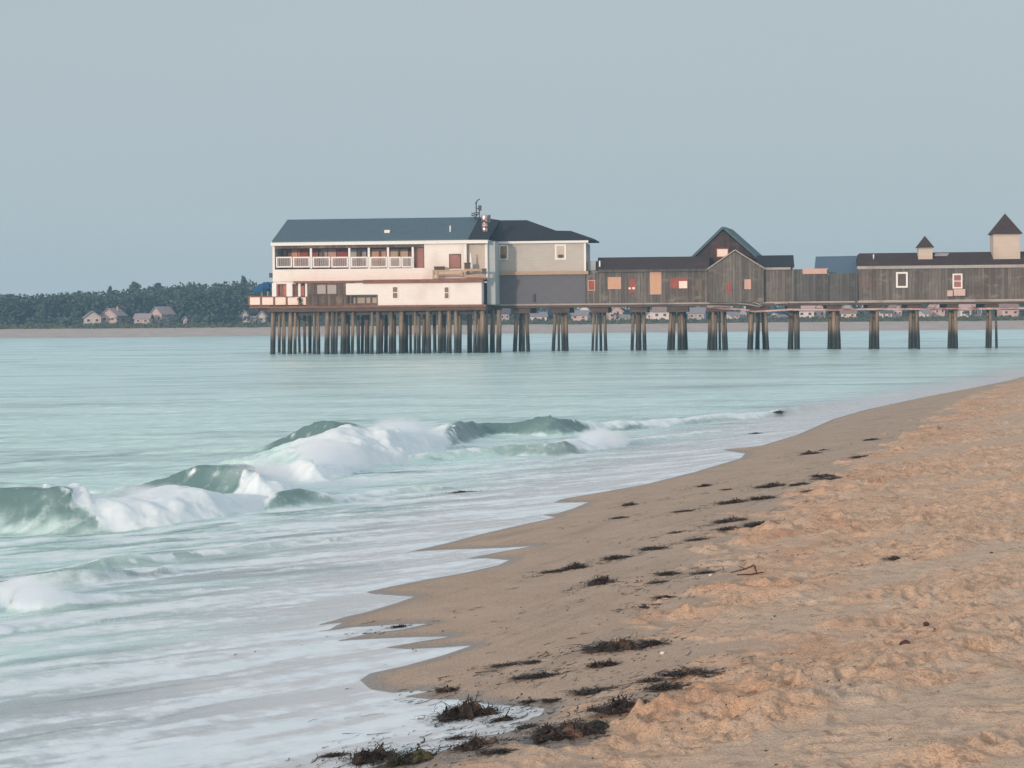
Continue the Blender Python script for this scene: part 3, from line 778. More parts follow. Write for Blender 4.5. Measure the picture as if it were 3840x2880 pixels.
# head piles from the light gaps seen between them
gaps = [(140, 190), (230, 260), (310, 355), (415, 450), (490, 525), (560, 610), (650, 695), (740, 770), (810, 830), (880, 955), (1040, 1065), (1120, 1140), (1175, 1225), (1380, 1400), (1440, 1500), (1545, 1565), (1605, 1630), (1695, 1725), (1770, 1820), (1925, 1950)]
gaps = [(1000 + a * .226, 1000 + b_ * .226) for a, b_ in gaps]
gaps2 = [(10, 45), (145, 210), (345, 380), (415, 455), (490, 510), (560, 590), (640, 650), (735, 775), (820, 850), (900, 915), (975, 1000), (1075, 1125), (1235, 1345), (1410, 1440), (1485, 1500), (1540, 1550), (1680, 1710), (1800, 1825), (1895, 2090)]
gaps += [(1450 + a * .226, 1450 + b_ * .226) for a, b_ in gaps2]
gaps.sort()
x = 1014.0
for a, b_ in gaps:
    w = a - x
    if w > 2:
        n = max(1, int(round(w / 15.0)))
        for k in range(n):
            cx_ = x + (k + .5) * w / n
            v = 0.7 if (k % 2 == 0 and n > 1) or (n == 1 and random.random() < .5) else random.choice([2.2, 4.4, 7.5, 10.5])
            rad = max(0.15, (w / n) / 2 / 32.4 * 1.28)
            pile(cx_, 1330, cx_ + random.uniform(-3, 3), 1165, v, min(rad, .3), hz0 - .003); NP += 1
    x = b_
# walkway bents
bents = [
    [(1924, 1939), (1945, 1969), (1973, 1987)], [(2069, 2082), (2090, 2099), (2105, 2133)], [(2217, 2226), (2232, 2241), (2248, 2258), (2266, 2278)],
    [(2364, 2376), (2384, 2405), (2411, 2425)], [(2502, 2531), (2541, 2580)], [(2651, 2689), (2695, 2704), (2708, 2730)],
    [(2802, 2823), (2833, 2849), (2859, 2884)], [(2955, 2975), (2979, 3000)], [(3103, 3152)], [(3258, 3298)], [(3406, 3449)], [(3554, 3592)], [(3695, 3719), (3733, 3742)]]
for bt in bents:
    xm = (bt[0][0] + bt[-1][1]) / 2
    x0, x1 = bt[0][0], bt[-1][1]
    cap = MB()
    ua, ub = uu(x0 - 4 + 0.06 * (xm - x0), VW + .4), uu(x1 + 4 - 0.06 * (x1 - xm), VW + .4)
    capz = zb - .003
    cap.box(ua, ub, VW + .35, VW + 8.4, capz - .62, capz)
    T_.part(cap, 'cap_beam', MATS['deck_timber'])
    for a, b_ in bt:
        w = b_ - a
        n = max(1, int(round(w / 14.5)))
        for k in range(n):
            cx_ = a + (k + .5) * w / n
            v = VW + [0.7, 3.4, 2.0, 6.2][(k + int(a)) % 4] if n > 1 else VW + random.choice([.8, 2.5, 5])
            rad = min(max(0.12, (w / n) / 2 / 31.6 * 1.03), .34)
            tx = xm + (cx_ - xm) * 0.80
            pile(cx_, 1318, tx, 1160, v, rad, capz - .62); NP += 1
print('PILES', NP)
# service pipe slung under the walkway
pts = []
for px, py in [(2655, 1152), (2700, 1156), (2780, 1160), (2830, 1168), (2885, 1166), (2960, 1161), (3100, 1162), (3250, 1160), (3450, 1159), (3650, 1158), (3860, 1156), (4100, 1155)]:
    q = P3(px, py, VW + .12); pts.append(q)
p = MB().tube(pts, .13, 8)
T_.part(p, 'pipe', MATS['pipe'])
for i, (xa, ya, xb, yb) in enumerate([(2735, 1134, 2835, 1131), (2770, 1138, 2850, 1150), (2820, 1130, 2858, 1148), (2650, 1149, 2740, 1151), (2905, 1139, 2955, 1137)]):
    p = MB().tube([P3(xa, ya, VW - .2 - .05 * i), P3((xa + xb) / 2, (ya + yb) / 2 - 2, VW - .22 - .05 * i), P3(xb, yb, VW - .2 - .05 * i)], .09, 6)
    T_.part(p, 'broken_board', MATS['grey_trim'], None, 'splintered pale board hanging loose below the small gabled hut')
PIER = T_

# ------------------------------------------------------------------ white two-storey building on the head
T_ = Thing('pier_building', 'white two-storey building with long slate roof and recessed upper balcony at pier end', 'building', 1430, 1147, 0)
VU = 1.2        # upper front wall
zl = hz1 + .003
# lower storey -------------------------------------------------
w = MB()
pbox(w, 1417, 1061, 1806, 1146, 0.05, 16.5)
u0w, u1w, z0w, z1w = RR(1417, 1061, 1806, 1146, 0.05)
T_.part(w, 'lower_wall', MATS['white_paint'])
w = MB(); pbox(w, 1297, 1062, 1416.9, 1105, 0.05, 1.0)
T_.part(w, 'lower_wall', MATS['white_paint'])
w = MB(); pbox(w, 1297, 1105, 1417, 1146, 1.3, 1.5)
T_.part(w, 'service_recess', MATS['beige_wall'])
w = MB()
for x in (1298, 1312, 1368, 1412):
    pbox(w, x, 1105.5, x + 5, 1145, 0.15, .35)
pbox(w, 1297, 1137, 1417, 1146, .1, .14); pbox(w, 1297, 1105.3, 1417, 1109, .1, .14)
T_.part(w, 'recess_frame', MATS['brown_boards'])
w = MB(); pbox(w, 1153, 1058, 1296, 1146, 0.10, 6.0)
T_.part(w, 'lower_wall', MATS['brown_boards'], None, 'weathered brown boarded bay of the lower storey')
w = MB()
for x in (1160, 1190, 1221, 1252, 1284): pbox(w, x, 1106, x + 5, 1147, 0.02, 0.09)
pbox(w, 1155, 1103, 1294, 1107, .0, .09)
T_.part(w, 'shutter_frame', MATS['deck_timber'])
window(T_, 1187, 1066, 1224, 1104, 0.10, .07, 'brown_boards', 'mauve_glass', False)
window(T_, 1225, 1066, 1264, 1104, 0.10, .07, 'brown_boards', 'mauve_glass', False)
window(T_, 1471, 1074, 1493, 1120, 0.05, .08, 'white_trim', 'glass_amber', True)
window(T_, 1665, 1075, 1685, 1121, 0.05, .08, 'white_trim', 'glass_amber', True)
# lean-to roof edge of the lower storey
w = MB(); pbox(w, 1360, 1047, 1812, 1061, -.15, 1.19); pbox(w, 1100, 1053, 1359.8, 1061, -.05, 1.19)
T_.part(w, 'lower_roof', MATS['rust_trim'])
# open corner with posts and coloured panels
w = MB(); pbox(w, 1024, 1056, 1153, 1146, 3.2, 9.0)
T_.part(w, 'lower_wall', MATS['pink_board'], None, 'shadowed back wall of the open corner veranda')
w = MB()
for x, ww in ((1020, 16), (1074, 22), (1118, 9), (1144, 8)):
    w = MB(); pbox(w, x, 1062, x + ww, 1112, 0.3, .55); T_.part(w, 'post', MATS['white_trim'])
for x, ww, mt in ((1040, 8, 'red_board'), (1049, 9, 'pink_board'), (1061, 12, 'orange_board'), (1098, 8, 'orange_board'), (1108, 8, 'tan_board'), (1130, 11, 'orange_board')):
    w = MB(); pbox(w, x, 1068, x + ww, 1112, 1.6, 1.75); T_.part(w, 'panel', MATS[mt])
# upper storey --------------------------------------------------
uL, uRt = uu(1022, VU, 990), uu(1828, VU, 990)
zTop = zz(1430, 903, VU); zBand = zz(1300, 1053, VU)
zB0, zB1 = zz(1300, 1008, VU), zz(1300, 919, VU)        # balcony sill and head
uB0, uB1 = uu(1030, VU, 960), uu(1591, VU, 960)
w = MB()
w.box(uL, uB1, VU, VU + .25, zBand, zB0)                # band under the balcony
w.box(uL, uB0, VU, VU + .25, zB0, zTop)                 # left corner pier
w.box(uB0, uB1, VU, VU + .25, zB1, zTop)
w.box(uB1, uu(1748, VU, 960), VU, VU + 15, zBand, zTop)
w.box(uu(1748.1, VU, 960), uRt, VU + .55, VU + 15, zBand, zTop)
w.box(uL, uL + .25, VU + .251, VU + 15, zBand, zTop)
w.box(uL + .251, uB1 - .003, VU + 14.7, VU + 15, zBand, zTop)
T_.part(w, 'upper_wall', MATS['white_paint'])
w = MB(); pbox(w, 1026, 1056, 1110, 1065, VU + .1, VU + 3)
T_.part(w, 'soffit', MATS['white_paint'])
w = MB(); pbox(w, 1750, 908, 1819, 1046, VU + .50, VU + .548)
T_.part(w, 'wall_panel', MATS['beige_wall'])
w = MB(); pbox(w, 1819, 908, 1828, 1046, VU + .40, VU + .53); T_.part(w, 'corner_trim', MATS['white_trim'])
w = MB(); pbox(w, 1741, 908, 1750, 1046, VU - .05, VU - .003); T_.part(w, 'corner_trim', MATS['white_trim'])
w = MB().box(uL - .1, uRt + .1, VU - .35, VU - .20, zz(1430, 917, VU), zz(1430, 904, VU))
T_.part(w, 'eave_board', MATS['white_trim'])
w = MB().box(uB0, uB1, VU + .02, VU + .24, zB1 - .32, zB1 - .003)
T_.part(w, 'balcony_beam', MATS['brown_boards'])
# inside of the balcony
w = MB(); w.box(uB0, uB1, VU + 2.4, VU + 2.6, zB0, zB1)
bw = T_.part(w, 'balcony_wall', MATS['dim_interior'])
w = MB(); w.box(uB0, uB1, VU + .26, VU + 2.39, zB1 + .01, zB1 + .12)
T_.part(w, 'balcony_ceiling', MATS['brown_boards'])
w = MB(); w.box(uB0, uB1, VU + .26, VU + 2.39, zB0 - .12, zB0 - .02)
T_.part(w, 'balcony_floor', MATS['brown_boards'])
S2 = .241
for x0, x1, mt in ((110, 165, 'red_board'), (175, 215, 'mauve_glass'), (262, 305, 'glass_dark'), (390, 480, 'plywood'), (490, 520, 'orange_board'), (525, 650, 'red_board'), (720, 800, 'red_board'), (845, 945, 'mauve_glass'), (955, 1080, 'pink_board'), (1105, 1260, 'red_board'), (1310, 1400, 'pale_siding'), (1410, 1470, 'glass_dark'), (1480, 1550, 'mauve_glass'), (1640, 1860, 'plywood'), (1930, 2060, 'tan_board'), (2070, 2200, 'tan_board')):
    w = MB(); pbox(w, 1000 + x0 * S2, 934, 1000 + x1 * S2, 1004, VU + 2.25, VU + 2.38)
    T_.part(w, 'shopfront_panel', MATS[mt], bw)
w = MB(); pbox(w, 1557, 926, 1589, 1006, VU + .8, VU + .95)
T_.part(w, 'balcony_door', MATS['glass_pink'])
w = MB()
for x in (1166, 1310, 1383, 1455, 1548):
    w = MB(); pbox(w, x - 4, 925, x + 4, 1007, VU + .06, VU + .22); T_.part(w, 'balcony_post', MATS['white_trim'])
zc = 1000.0
for x0, x1 in ((300, 432), (440, 580), (603, 748), (758, 898), (920, 1060), (1080, 1220), (1240, 1334), (1340, 1432)):
    a, b_ = 900 + x0 * .452, 900 + x1 * .452
    f, (q0, q1, q2, q3) = frame_mb(a, 963, b_, 1003, VU + .0, .15, .06)
    fo = T_.part(f, 'railing', MATS['white_trim'])
    g = MB(); nb = max(6, int((q1 - q0) / .20))
    for k in range(nb):
        uq = q0 + (k + .5) * (q1 - q0) / nb; g.box(uq - .062, uq + .062, VU - .03, VU + .0, q2, q3)
    T_.part(g, 'baluster', MATS['mauve_glass'], fo)
# window and wall details
window(T_, 1684, 952, 1729, 1007, VU, .12, 'brown_boards', 'glass_pink', False)
w = MB(); q = P3(1016, 1033, VU + .5); w.box(q.x - .17, q.x + .15, VU + .3, VU + .7, q.z - .25, q.z + .28); w.tube([(q.x, VU + .5, q.z + .1), (uL + .05, VU + .5, q.z + .1)], .05, 6)
T_.part(w, 'wall_lamp', MATS['metal_dark'])
# roofs
VR = 9.0
eL, eR = P3(1019, 906, VU - .45), P3(1832, 899, VU - .45)
rL, rR = P3(1087, 826, VR), P3(1797, 822, VR)
eL.z = eR.z = zz(1430, 904, VU - .45); rL.z = rR.z = zz(1430, 824, VR); rL.x = eL.x + .05
w = MB().slab([eL, P3(1756, 899, VU - .45), rR, rL], (0, 0.05, .16))
w.slab([rL, rR, Vector((rR.x, 2 * VR - VU + .45, eR.z)), Vector((rL.x, 2 * VR - VU + .45, eL.z))], (0, -.05, .16))
w.slab([(uL, VU + .26, zTop), (uL, VU + 14.6, zTop), (uL, VR, rL.z - .05)], (.2, 0, 0))
T_.part(w, 'roof', MATS['slate_roof'])
w = MB().slab([P3(1756.5, 899, VU - .45), eR, Vector((eR.x + .2, VR + 2, rR.z - .3)), Vector((rR.x + .02, VR, rR.z))], (0, 0.05, .16))
T_.part(w, 'roof_valley', MATS['dark_roof'])
w = MB(); q = P3(1455, 877, 4.0); w.box(q.x - .32, q.x + .32, 3.3, 4.3, q.z - .3, q.z + .42)
T_.part(w, 'roof_vent', MATS['white_trim'])
w = MB(); q = P3(1692, 878, 4.2); w.tube([(q.x, 3.4, q.z - .3), (q.x, 3.4, q.z + .95)], .085, 8)
T_.part(w, 'vent_pipe', MATS['white_trim'])
# metal flue
cb, ct = P3(1818, 870, 3.6), P3(1816, 806, 3.6)
hh = ct.z - cb.z
w = MB().tube([(cb.x, 3.6, cb.z - .4), (cb.x, 3.6, cb.z + hh * .62)], .33, 14)
w.tube([(cb.x, 3.6, cb.z + hh * .56), (cb.x, 3.6, cb.z + hh * .95), (cb.x, 3.6, ct.z)], [.42, .42, .34], 14)
ch = T_.part(w, 'flue', MATS['metal'])
w = MB().tube([(cb.x, 3.6, cb.z + hh * .24), (cb.x, 3.6, cb.z + hh * .34)], .36, 14)
T_.part(w, 'flue_band', MATS['rust_trim'], ch)
w = MB().box(cb.x + .43, cb.x + .66, 3.5, 3.8, cb.z + hh * .55, cb.z + hh)
T_.part(w, 'flue_bracket', MATS['metal_dark'], ch)
# mast with instruments
w = MB()
def mp(px, py): return P3(px, py, 8.0)
w.tube([mp(1785, 826), mp(1786, 795), mp(1786, 760)], .075, 6)
w.tube([mp(1784, 762), mp(1790, 752), mp(1799, 746)], .07, 6)
w.tube([mp(1798, 826), mp(1798, 780)], .06, 6)
for a, b_ in (((1768, 800), (1798, 796)), ((1770, 812), (1770, 798)), ((1778, 814), (1778, 798)), ((1770, 808), (1795, 803)), ((1776, 820), (1796, 800)), ((1783, 775), (1797, 788)), ((1782, 764), (1789, 758))):
    w.tube([mp(*a), mp(*b_)], .055, 6)
q = mp(1800, 780); w.box(q.x - .18, q.x + .17, 7.8, 8.15, q.z - .3, q.z + .3)
T_.part(w, 'roof_mast', MATS['metal_dark'])

# the timber terrace on the lower roof, with its furniture
T_ = Thing('roof_terrace', 'raw timber railed terrace on the lower roof of the white building', 'terrace', 1725, 1050, 0.3)
w = MB()
def bar(x0, y0, x1, y1, r, v): w.tube([P3(x0, y0, v), P3(x1, y1, v)], r, 6)
pbox(w, 1622, 1012, 1732, 1017, -.1, .1); pbox(w, 1622, 1028, 1732, 1032, -.08, .06)
for x in (1622, 1636, 1729): pbox(w, x, 1013, x + 6, 1048, -.13, .09)
T_.part(w, 'railing', MATS['raw_timber'])
w = MB(); pbox(w, 1628, 1018, 1728, 1027, .0, .05); T_.part(w, 'railing_board', MATS['tan_board'])
w = MB(); pbox(w, 1739, 1008, 1822, 1016, -.1, .1); pbox(w, 1741, 1018, 1746, 1046, -.1, .08); pbox(w, 1817, 1016, 1822, 1044, -.1, .08); pbox(w, 1746.5, 1030, 1817, 1040, -.05, .05)
T_.part(w, 'railing', MATS['raw_timber'])
w = MB(); pbox(w, 1625, 1043, 1822, 1047, -.1, 1.15); T_.part(w, 'floor', MATS['rust_trim'])
def boxthing(name, label, cat, x0, y0, x1, y1, v0, v1, mt, lid=True):
    t_ = Thing(name, label, cat, (x0 + x1) / 2, y1, v0)
    w = MB(); u0_, u1_, z0_, z1_ = RR(x0, y0, x1, y1, v0)
    w.box(u0_, u1_, v0, v1, z0_, z1_ - .09); t_.part(w, 'body', MATS[mt])
    w = MB().box(u0_ - .05, u1_ + .05, v0 - .05, v1 + .05, z1_ - .088, z1_); t_.part(w, 'lid', MATS['dark_box'])
    return t_
boxthing('storage_box', 'long low dark brown box on the terrace left of the pink window', 'box', 1628, 999, 1664, 1011.5, .1, .8, 'dark_box')
boxthing('storage_box', 'tall dark brown box on the terrace beside the closed parasol', 'box', 1741, 985, 1763, 1007.5, .1, .8, 'dark_box')
boxthing('storage_box', 'small dark box on the terrace at the right corner of the white building', 'box', 1808, 1007, 1823, 1027, -.45, -.12, 'metal_dark')
t_ = Thing('parasol', 'closed pale parasol standing upright on the roof terrace', 'parasol', 1768, 1014, .4)
w = MB(); a = P3(1768, 1013, .4); b_ = P3(1764, 944, .4)
w.tube([a, b_], .04, 6); t_.part(w, 'pole', MATS['raw_timber'])
w = MB(); w.tube([a + (b_ - a) * .04, a + (b_ - a) * .3, a + (b_ - a) * .62, a + (b_ - a) * .97], [.26, .20, .11, .05], 9); t_.part(w, 'canopy', MATS['white_trim'])

# outer terrace railing at the left end and what stands on it
T_ = Thing('terrace_railing', 'cream panelled railing with rusty posts round the outer deck at left end', 'railing', 1040, 1146, 0.5)
xs = [933, 979, 1028, 1075, 1124, 1151]
w = MB()
for x in xs: pbox(w, x - 3, 1110, x + 3, 1146, .42, .56)
pbox(w, 931, 1109, 1153, 1113, .38, .60)
T_.part(w, 'rail_frame', MATS['rust_trim'])
for a, b_ in zip(xs[:-1], xs[1:]):
    w = MB(); pbox(w, a + 4, 1115, b_ - 4, 1143, .46, .52); T_.part(w, 'rail_panel', MATS['pale_board_glint'])
uLf = uu(933, .5, 1128)
w = MB().box(uLf - .08, uLf + .0, .6, 8.6, zz(933, 1143, .5), zz(933, 1111, .5)); T_.part(w, 'side_panel', MATS['pale_board_glint'])
t_ = Thing('potted_shrub', 'small dark shrub in a pot in front of the cream deck railing', 'plant', 1125, 1146, .2)
# pot and leaves
w = MB(); q = P3(1125, 1146, .25); w.tube([q, q + Vector((0, 0, .32))], [.16, .22], 10); t_.part(w, 'pot', MATS['rust_trim'])
wood('leaf_dark', (0.035, 0.03, 0.018), (0.07, 0.05, 0.03), (4, 4, 4), 0.8)
w = MB()
for k in range(90):
    d_ = Vector((random.gauss(0, 1), random.gauss(0, 1), random.gauss(0, 1))).normalized() * random.random() ** .4 * .34
    c_ = q + Vector((0, 0, .68)) + d_; a_ = Vector((random.gauss(0, 1), random.gauss(0, 1), random.gauss(0, 1))).normalized() * .07; e_ = a_.orthogonal().normalized() * .05
    w.add([c_ - a_, c_ + e_, c_ + a_, c_ - e_], [(0, 1, 2, 3)])
t_.part(w, 'foliage', MATS['leaf_dark'])
def canopy(label, px0, px1, pyt, pyb, v, ptop):
    t_ = Thing('patio_umbrella', label, 'umbrella', (px0 + px1) / 2, 1146, v, 'blue umbrellas on the outer deck')
    c_ = P3((px0 + px1) / 2, pyt, v); hw = abs(uu(px1, v) - uu(px0, v)) / 2; ze = zz((px0 + px1) / 2, pyb, v); zg = zz((px0 + px1) / 2, 1146, v)
    w = MB(); n = 8
    rim = [(c_.x + hw * math.cos(2 * math.pi * k / n + .3), v + hw * math.sin(2 * math.pi * k / n + .3)) for k in range(n)]
    vs = [(c_.x, v, c_.z)] + [(x, y, ze + .3) for x, y in rim] + [(x, y, ze) for x, y in rim]
    fs = [(0, 1 + k, 1 + (k + 1) % n) for k in range(n)] + [(1 + k, 1 + n + k, 1 + n + (k + 1) % n, 1 + (k + 1) % n) for k in range(n)]
    w.add(vs, fs); t_.part(w, 'canopy', MATS['blue_canvas'])
    w = MB().tube([(c_.x, v, zg), (c_.x, v, c_.z)], .04, 8); t_.part(w, 'pole', MATS['white_trim'])
canopy('nearer and lower blue patio umbrella on the outer deck, further left', 952, 1012, 1070, 1092, 2.6, 0)
canopy('blue patio umbrella half behind the white building corner, higher than its neighbour', 968, 1040, 1056, 1076, 6.0, 0)

# ------------------------------------------------------------------ grey two-tone building
T_ = Thing('pier_building', 'two-tone building with pale upper wall, dark grey lower wall and dark hipped roof', 'building', 2030, 1140, VW)
w = MB(); pbox(w, 1832, 912, 2196, 1018, VW, VW + 8)
T_.part(w, 'upper_wall', MATS['pale_siding'])
w = MB(); pbox(w, 1832, 1030, 2196, 1141, VW - .02, VW + 8)
T_.part(w, 'lower_wall', MATS['slate_siding'])
w = MB(); pbox(w, 1857, 1018, 2206, 1030, VW - .3, VW + 8.2)
T_.part(w, 'belt_course', MATS['raw_timber'])
w = MB(); pbox(w, 1836, 902, 2206, 912, VW - .35, VW - .2)
T_.part(w, 'eave_board', MATS['white_trim'])
w = MB(); pbox(w, 2190, 912, 2197.5, 1016, VW - .05, VW - .003)
T_.part(w, 'corner_trim', MATS['white_trim'])
window(T_, 1871, 918, 1906, 974, VW, .16, 'white_trim', 'glass_amber', False)
window(T_, 2081, 916, 2123, 974, VW, .20, 'white_trim', 'beige_wall', False)
w = MB(); pbox(w, 2093, 955, 2109, 965, VW - .35, VW - .04); T_.part(w, 'air_conditioner', MATS['dark_box'])
w = MB(); pbox(w, 1880, 957, 1894, 969, VW - .35, VW - .04); T_.part(w, 'air_conditioner', MATS['dark_box'])
e0, e1 = P3(1834, 902, VW - .4), P3(2229, 904, VW - .4)
zE = zz(2030, 903, VW - .4); VRG = VW + 4.5
ridge = [P3(2140, 870, VW + 2), P3(2085, 869, VW + 2.2), P3(1976, 830, VRG), P3(1822, 831, VRG)]
w = MB().slab([Vector((e0.x, e0.y, zE)), Vector((e1.x, e1.y, zE))] + ridge, (0, .05, .14))
bk_ = [Vector((p.x, 2 * VRG - p.y, p.z)) for p in ridge]
w.slab([Vector((e1.x, 2 * VRG - e1.y, zE)), Vector((e0.x, 2 * VRG - e0.y, zE))] + bk_[::-1], (0, -.05, .14))
w.slab([Vector((e1.x, e1.y, zE)), Vector((e1.x, 2 * VRG - e1.y, zE)), bk_[0], ridge[0]], (0, 0, .14))
w.slab([ridge[0], bk_[0], bk_[1], ridge[1]], (0, 0, .12)); w.slab([ridge[1], bk_[1], ridge[2]], (0, 0, .12))
T_.part(w, 'roof', MATS['dark_roof'])
w = MB(); pbox(w, 2203, 978, 2234, 1015, VW + 1, VW + 6)
T_.part(w, 'annex', MATS['blue_shade_siding'])
w = MB(); q = P3(2003, 1120, VW - .3); w.tube([P3(2003, 1132, VW - .25), P3(2002, 1102, VW - .25)], .1, 6)
T_.part(w, 'downpipe', MATS['old_boards_dark'])
w = MB(); pbox(w, 1826, 904, 1857, 1142, 2.0, VW - .03)  # side of the white building, its shade put into blue-grey colour
T_.part(w, 'shaded_end_wall', MATS['blue_shade_siding'], None, 'narrow shaded end wall beside the white building, shade painted blue-grey')

# ------------------------------------------------------------------ long shed with boarded openings
T_ = Thing('pier_shed', 'long low grey shed with orange boarded openings between two-tone building and gabled hut', 'shed', 2425, 1136, VW)
w = MB(); pbox(w, 2197.6, 1018, 2655, 1136, VW + .05, VW + 6.5)
T_.part(w, 'wall', MATS['old_boards'])
def gable_roof(x0, x1, ye, yr, v0, vr, th=.14, skew=0.0, mt='brown_roof'):
    e0_, e1_ = P3(x0, ye, v0), P3(x1, ye, v0)
    zE_ = zz((x0 + x1) / 2, ye, v0); zR_ = zz((x0 + x1) / 2, yr, vr)
    w = MB().slab([(e0_.x, v0, zE_), (e1_.x, v0, zE_), (e1_.x, vr, zR_), (e0_.x, vr, zR_)], (0, .04, th))
    w.slab([(e0_.x, vr, zR_), (e1_.x, vr, zR_), (e1_.x, 2 * vr - v0, zE_), (e0_.x, 2 * vr - v0, zE_)], (0, -.04, th))
    for x_ in (e0_.x + .12, e1_.x - .3):
        w.slab([(x_, v0 + .25, zE_ + .02), (x_, 2 * vr - v0 - .25, zE_ + .02), (x_, vr, zR_ - .02)], (.18, 0, 0))
    T_.part(w, 'roof', MATS[mt])
    return e0_.x, e1_.x, zE_
gable_roof(2236, 2660, 1013, 968, VW - .3, VW + 3.2, mt='brown_roof')
w = MB(); pbox(w, 2240, 1010, 2655, 1019, VW - .32, VW - .2); T_.part(w, 'eave_board', MATS['old_boards_dark'])
w = MB(); pbox(w, 2246, 978, 2251, 1000, VW - .1, VW + .1); T_.part(w, 'vent_pipe', MATS['white_trim'])
def board(x0, y0, x1, y1, mt, fm='rust_trim', name='boarded_window', fw=.10, v=VW + .05, label=None):
    f, (a, b_, c, d) = frame_mb(x0, y0, x1, y1, v, fw)
    fo = T_.part(f, name, MATS[fm], None, label)
    T_.part(MB().box(a, b_, v - .04, v + .01, c, d), 'board', MATS[mt], fo)
    return fo
board(2204, 1050, 2232, 1090, 'red_board', 'pink_board')
board(2279, 1039, 2329, 1084, 'plywood', 'pink_board')
board(2356, 1043, 2384, 1101, 'red_board', 'old_boards')
board(2437, 1019, 2480, 1104, 'plywood', 'pink_board', 'boarded_door')
board(2512, 1042, 2580, 1082, 'red_board', 'rust_trim')
w = MB(); pbox(w, 2546, 1054, 2577, 1081, VW - .07, VW + .0); T_.part(w, 'sky_pane', MATS['pale_board_glint'])  # pane mirroring the sky, its brightness painted as a pale tone
board(2604, 1043, 2635, 1092, 'olive_board', 'old_boards')
w = MB(); pbox(w, 2357, 1078, 2366, 1085, VW - .08, VW + .0); T_.part(w, 'notice', MATS['pale_board_glint'])
w = MB(); pbox(w, 2371, 1077, 2381, 1085, VW - .08, VW + .0); T_.part(w, 'notice', MATS['pale_board_glint'])

# ------------------------------------------------------------------ tall gable behind
T_ = Thing('pier_building', 'tall steep dark brown gable with one bright window behind the small grey hut', 'building', 2712, 1100, VW + 5)
VG = VW + 4.0
A_, L_, R_ = P3(2711, 860, VG), P3(2590, 978, VG), P3(2842, 978, VG)
zG = zz(2712, 978, VG); zD = zt
w = MB().slab([(L_.x, VG, zD + .02), (R_.x, VG, zD + .02), (R_.x, VG, zG), (A_.x, VG, A_.z - .1), (L_.x, VG, zG)], (.9, 9, 0))
T_.part(w, 'wall', MATS['gable_boards'])
k_ = 1.1
w = MB()
aa = Vector((A_.x, VG - .4, A_.z + .05)); ll = Vector((L_.x - .2, VG - .4, zG - .1)); r_ = Vector((R_.x + .2, VG - .4, zG - .1)); bkv = Vector((k_, 9.8, 0))
w.slab([ll, ll + bkv, aa + bkv, aa], (-.12, 0, .26)); w.slab([aa, aa + bkv, r_ + bkv, r_], (.14, 0, .26))
T_.part(w, 'roof', MATS['teal_roof'])
window(T_, 2686, 931, 2732, 965, VG, .10, 'rust_trim', 'pale_board_glint', False)  # pane is a flat pale tone, bright in colour alone

# small gabled hut in front
T_ = Thing('pier_hut', 'small weathered hut with front gable facing the sea under the tall gable', 'hut', 2757, 1133, VW - .4)
VH = VW - .6
A_, L_, R_ = P3(2756, 940, VH), P3(2656, 1008, VH), P3(2864, 1007, VH)
zH = zz(2757, 1008, VH); zHb = zz(2757, 1133, VH)
w = MB().slab([(L_.x, VH, zHb), (R_.x, VH, zHb), (R_.x, VH, zH), (A_.x, VH, A_.z - .1), (L_.x, VH, zH)], (0, 4.4, 0))
T_.part(w, 'wall', MATS['old_boards'])
w = MB(); ap = Vector((A_.x, VH - .25, A_.z)); l_ = Vector((L_.x - .12, VH - .25, zH - .08)); r_ = Vector((R_.x + .12, VH - .25, zH - .08)); bkv = Vector((0, 4.5, 0))
w.slab([l_, l_ + bkv, ap + bkv, ap], (-.03, 0, .13)); w.slab([ap, ap + bkv, r_ + bkv, r_], (.03, 0, .13))
T_.part(w, 'roof', MATS['grey_trim'])
board(2788, 1044, 2820, 1088, 'pink_board', 'old_boards_dark', 'window', .10, VH)
w = MB(); q = P3(2732, 1079, VH - .03)
w.tube([(q.x, VH - .04, q.z), (q.x, VH - .0, q.z)], .0, 4) if False else None
ov = [(q.x + .24 * math.cos(k * math.pi / 8), VH - .06, q.z + .72 * math.sin(k * math.pi / 8)) for k in range(16)]
w.slab(ov[::-1], (0, .055, 0)); T_.part(w, 'oval_sign', MATS['red_board'])

# shed to the right of the hut
T_ = Thing('pier_shed', 'short grey shed with dark roof directly right of the small gabled hut', 'shed', 2920, 1132, VW)
w = MB(); pbox(w, 2866, 1006, 2974, 1133, VW + .0, VW + 5.5); T_.part(w, 'wall', MATS['old_boards'])
gable_roof(2838, 2979, 1004, 962, VW - .3, VW + 2.7, mt='dark_roof')
w = MB(); pbox(w, 2866, 1003, 2965, 1011, VW - .33, VW - .2); T_.part(w, 'eave_board', MATS['grey_trim'])

# boarded screens
T_ = Thing('board_fence', 'tall grey board screen with pinkish top rail between short shed and blue roof', 'fence', 3035, 1140, VW)
w = MB(); pbox(w, 2975, 1009, 3103, 1141, VW + .06, VW + .3); T_.part(w, 'boards', MATS['old_boards_dark'])
w = MB(); pbox(w, 3010, 1007, 3106, 1027, VW - .02, VW + .055); T_.part(w, 'top_rail', MATS['pink_board'])
w = MB()
for x in (2975, 3101):
    w = MB(); pbox(w, x, 1010, x + 6, 1142, VW - .06, VW + .05); T_.part(w, 'post', MATS['old_boards_dark'])
T_ = Thing('board_fence', 'plain dark board screen below the blue roof, left of the long grey shed', 'fence', 3160, 1143, VW)
w = MB(); pbox(w, 3109, 1024, 3217, 1143, VW - .05, VW + .2); T_.part(w, 'boards', MATS['old_boards_dark'])
w = MB(); pbox(w, 3109, 1076, 3217, 1080, VW - .12, VW - .053); pbox(w, 3207, 1024, 3214, 1142, VW - .14, VW - .053); T_.part(w, 'rail', MATS['old_boards_dark'])
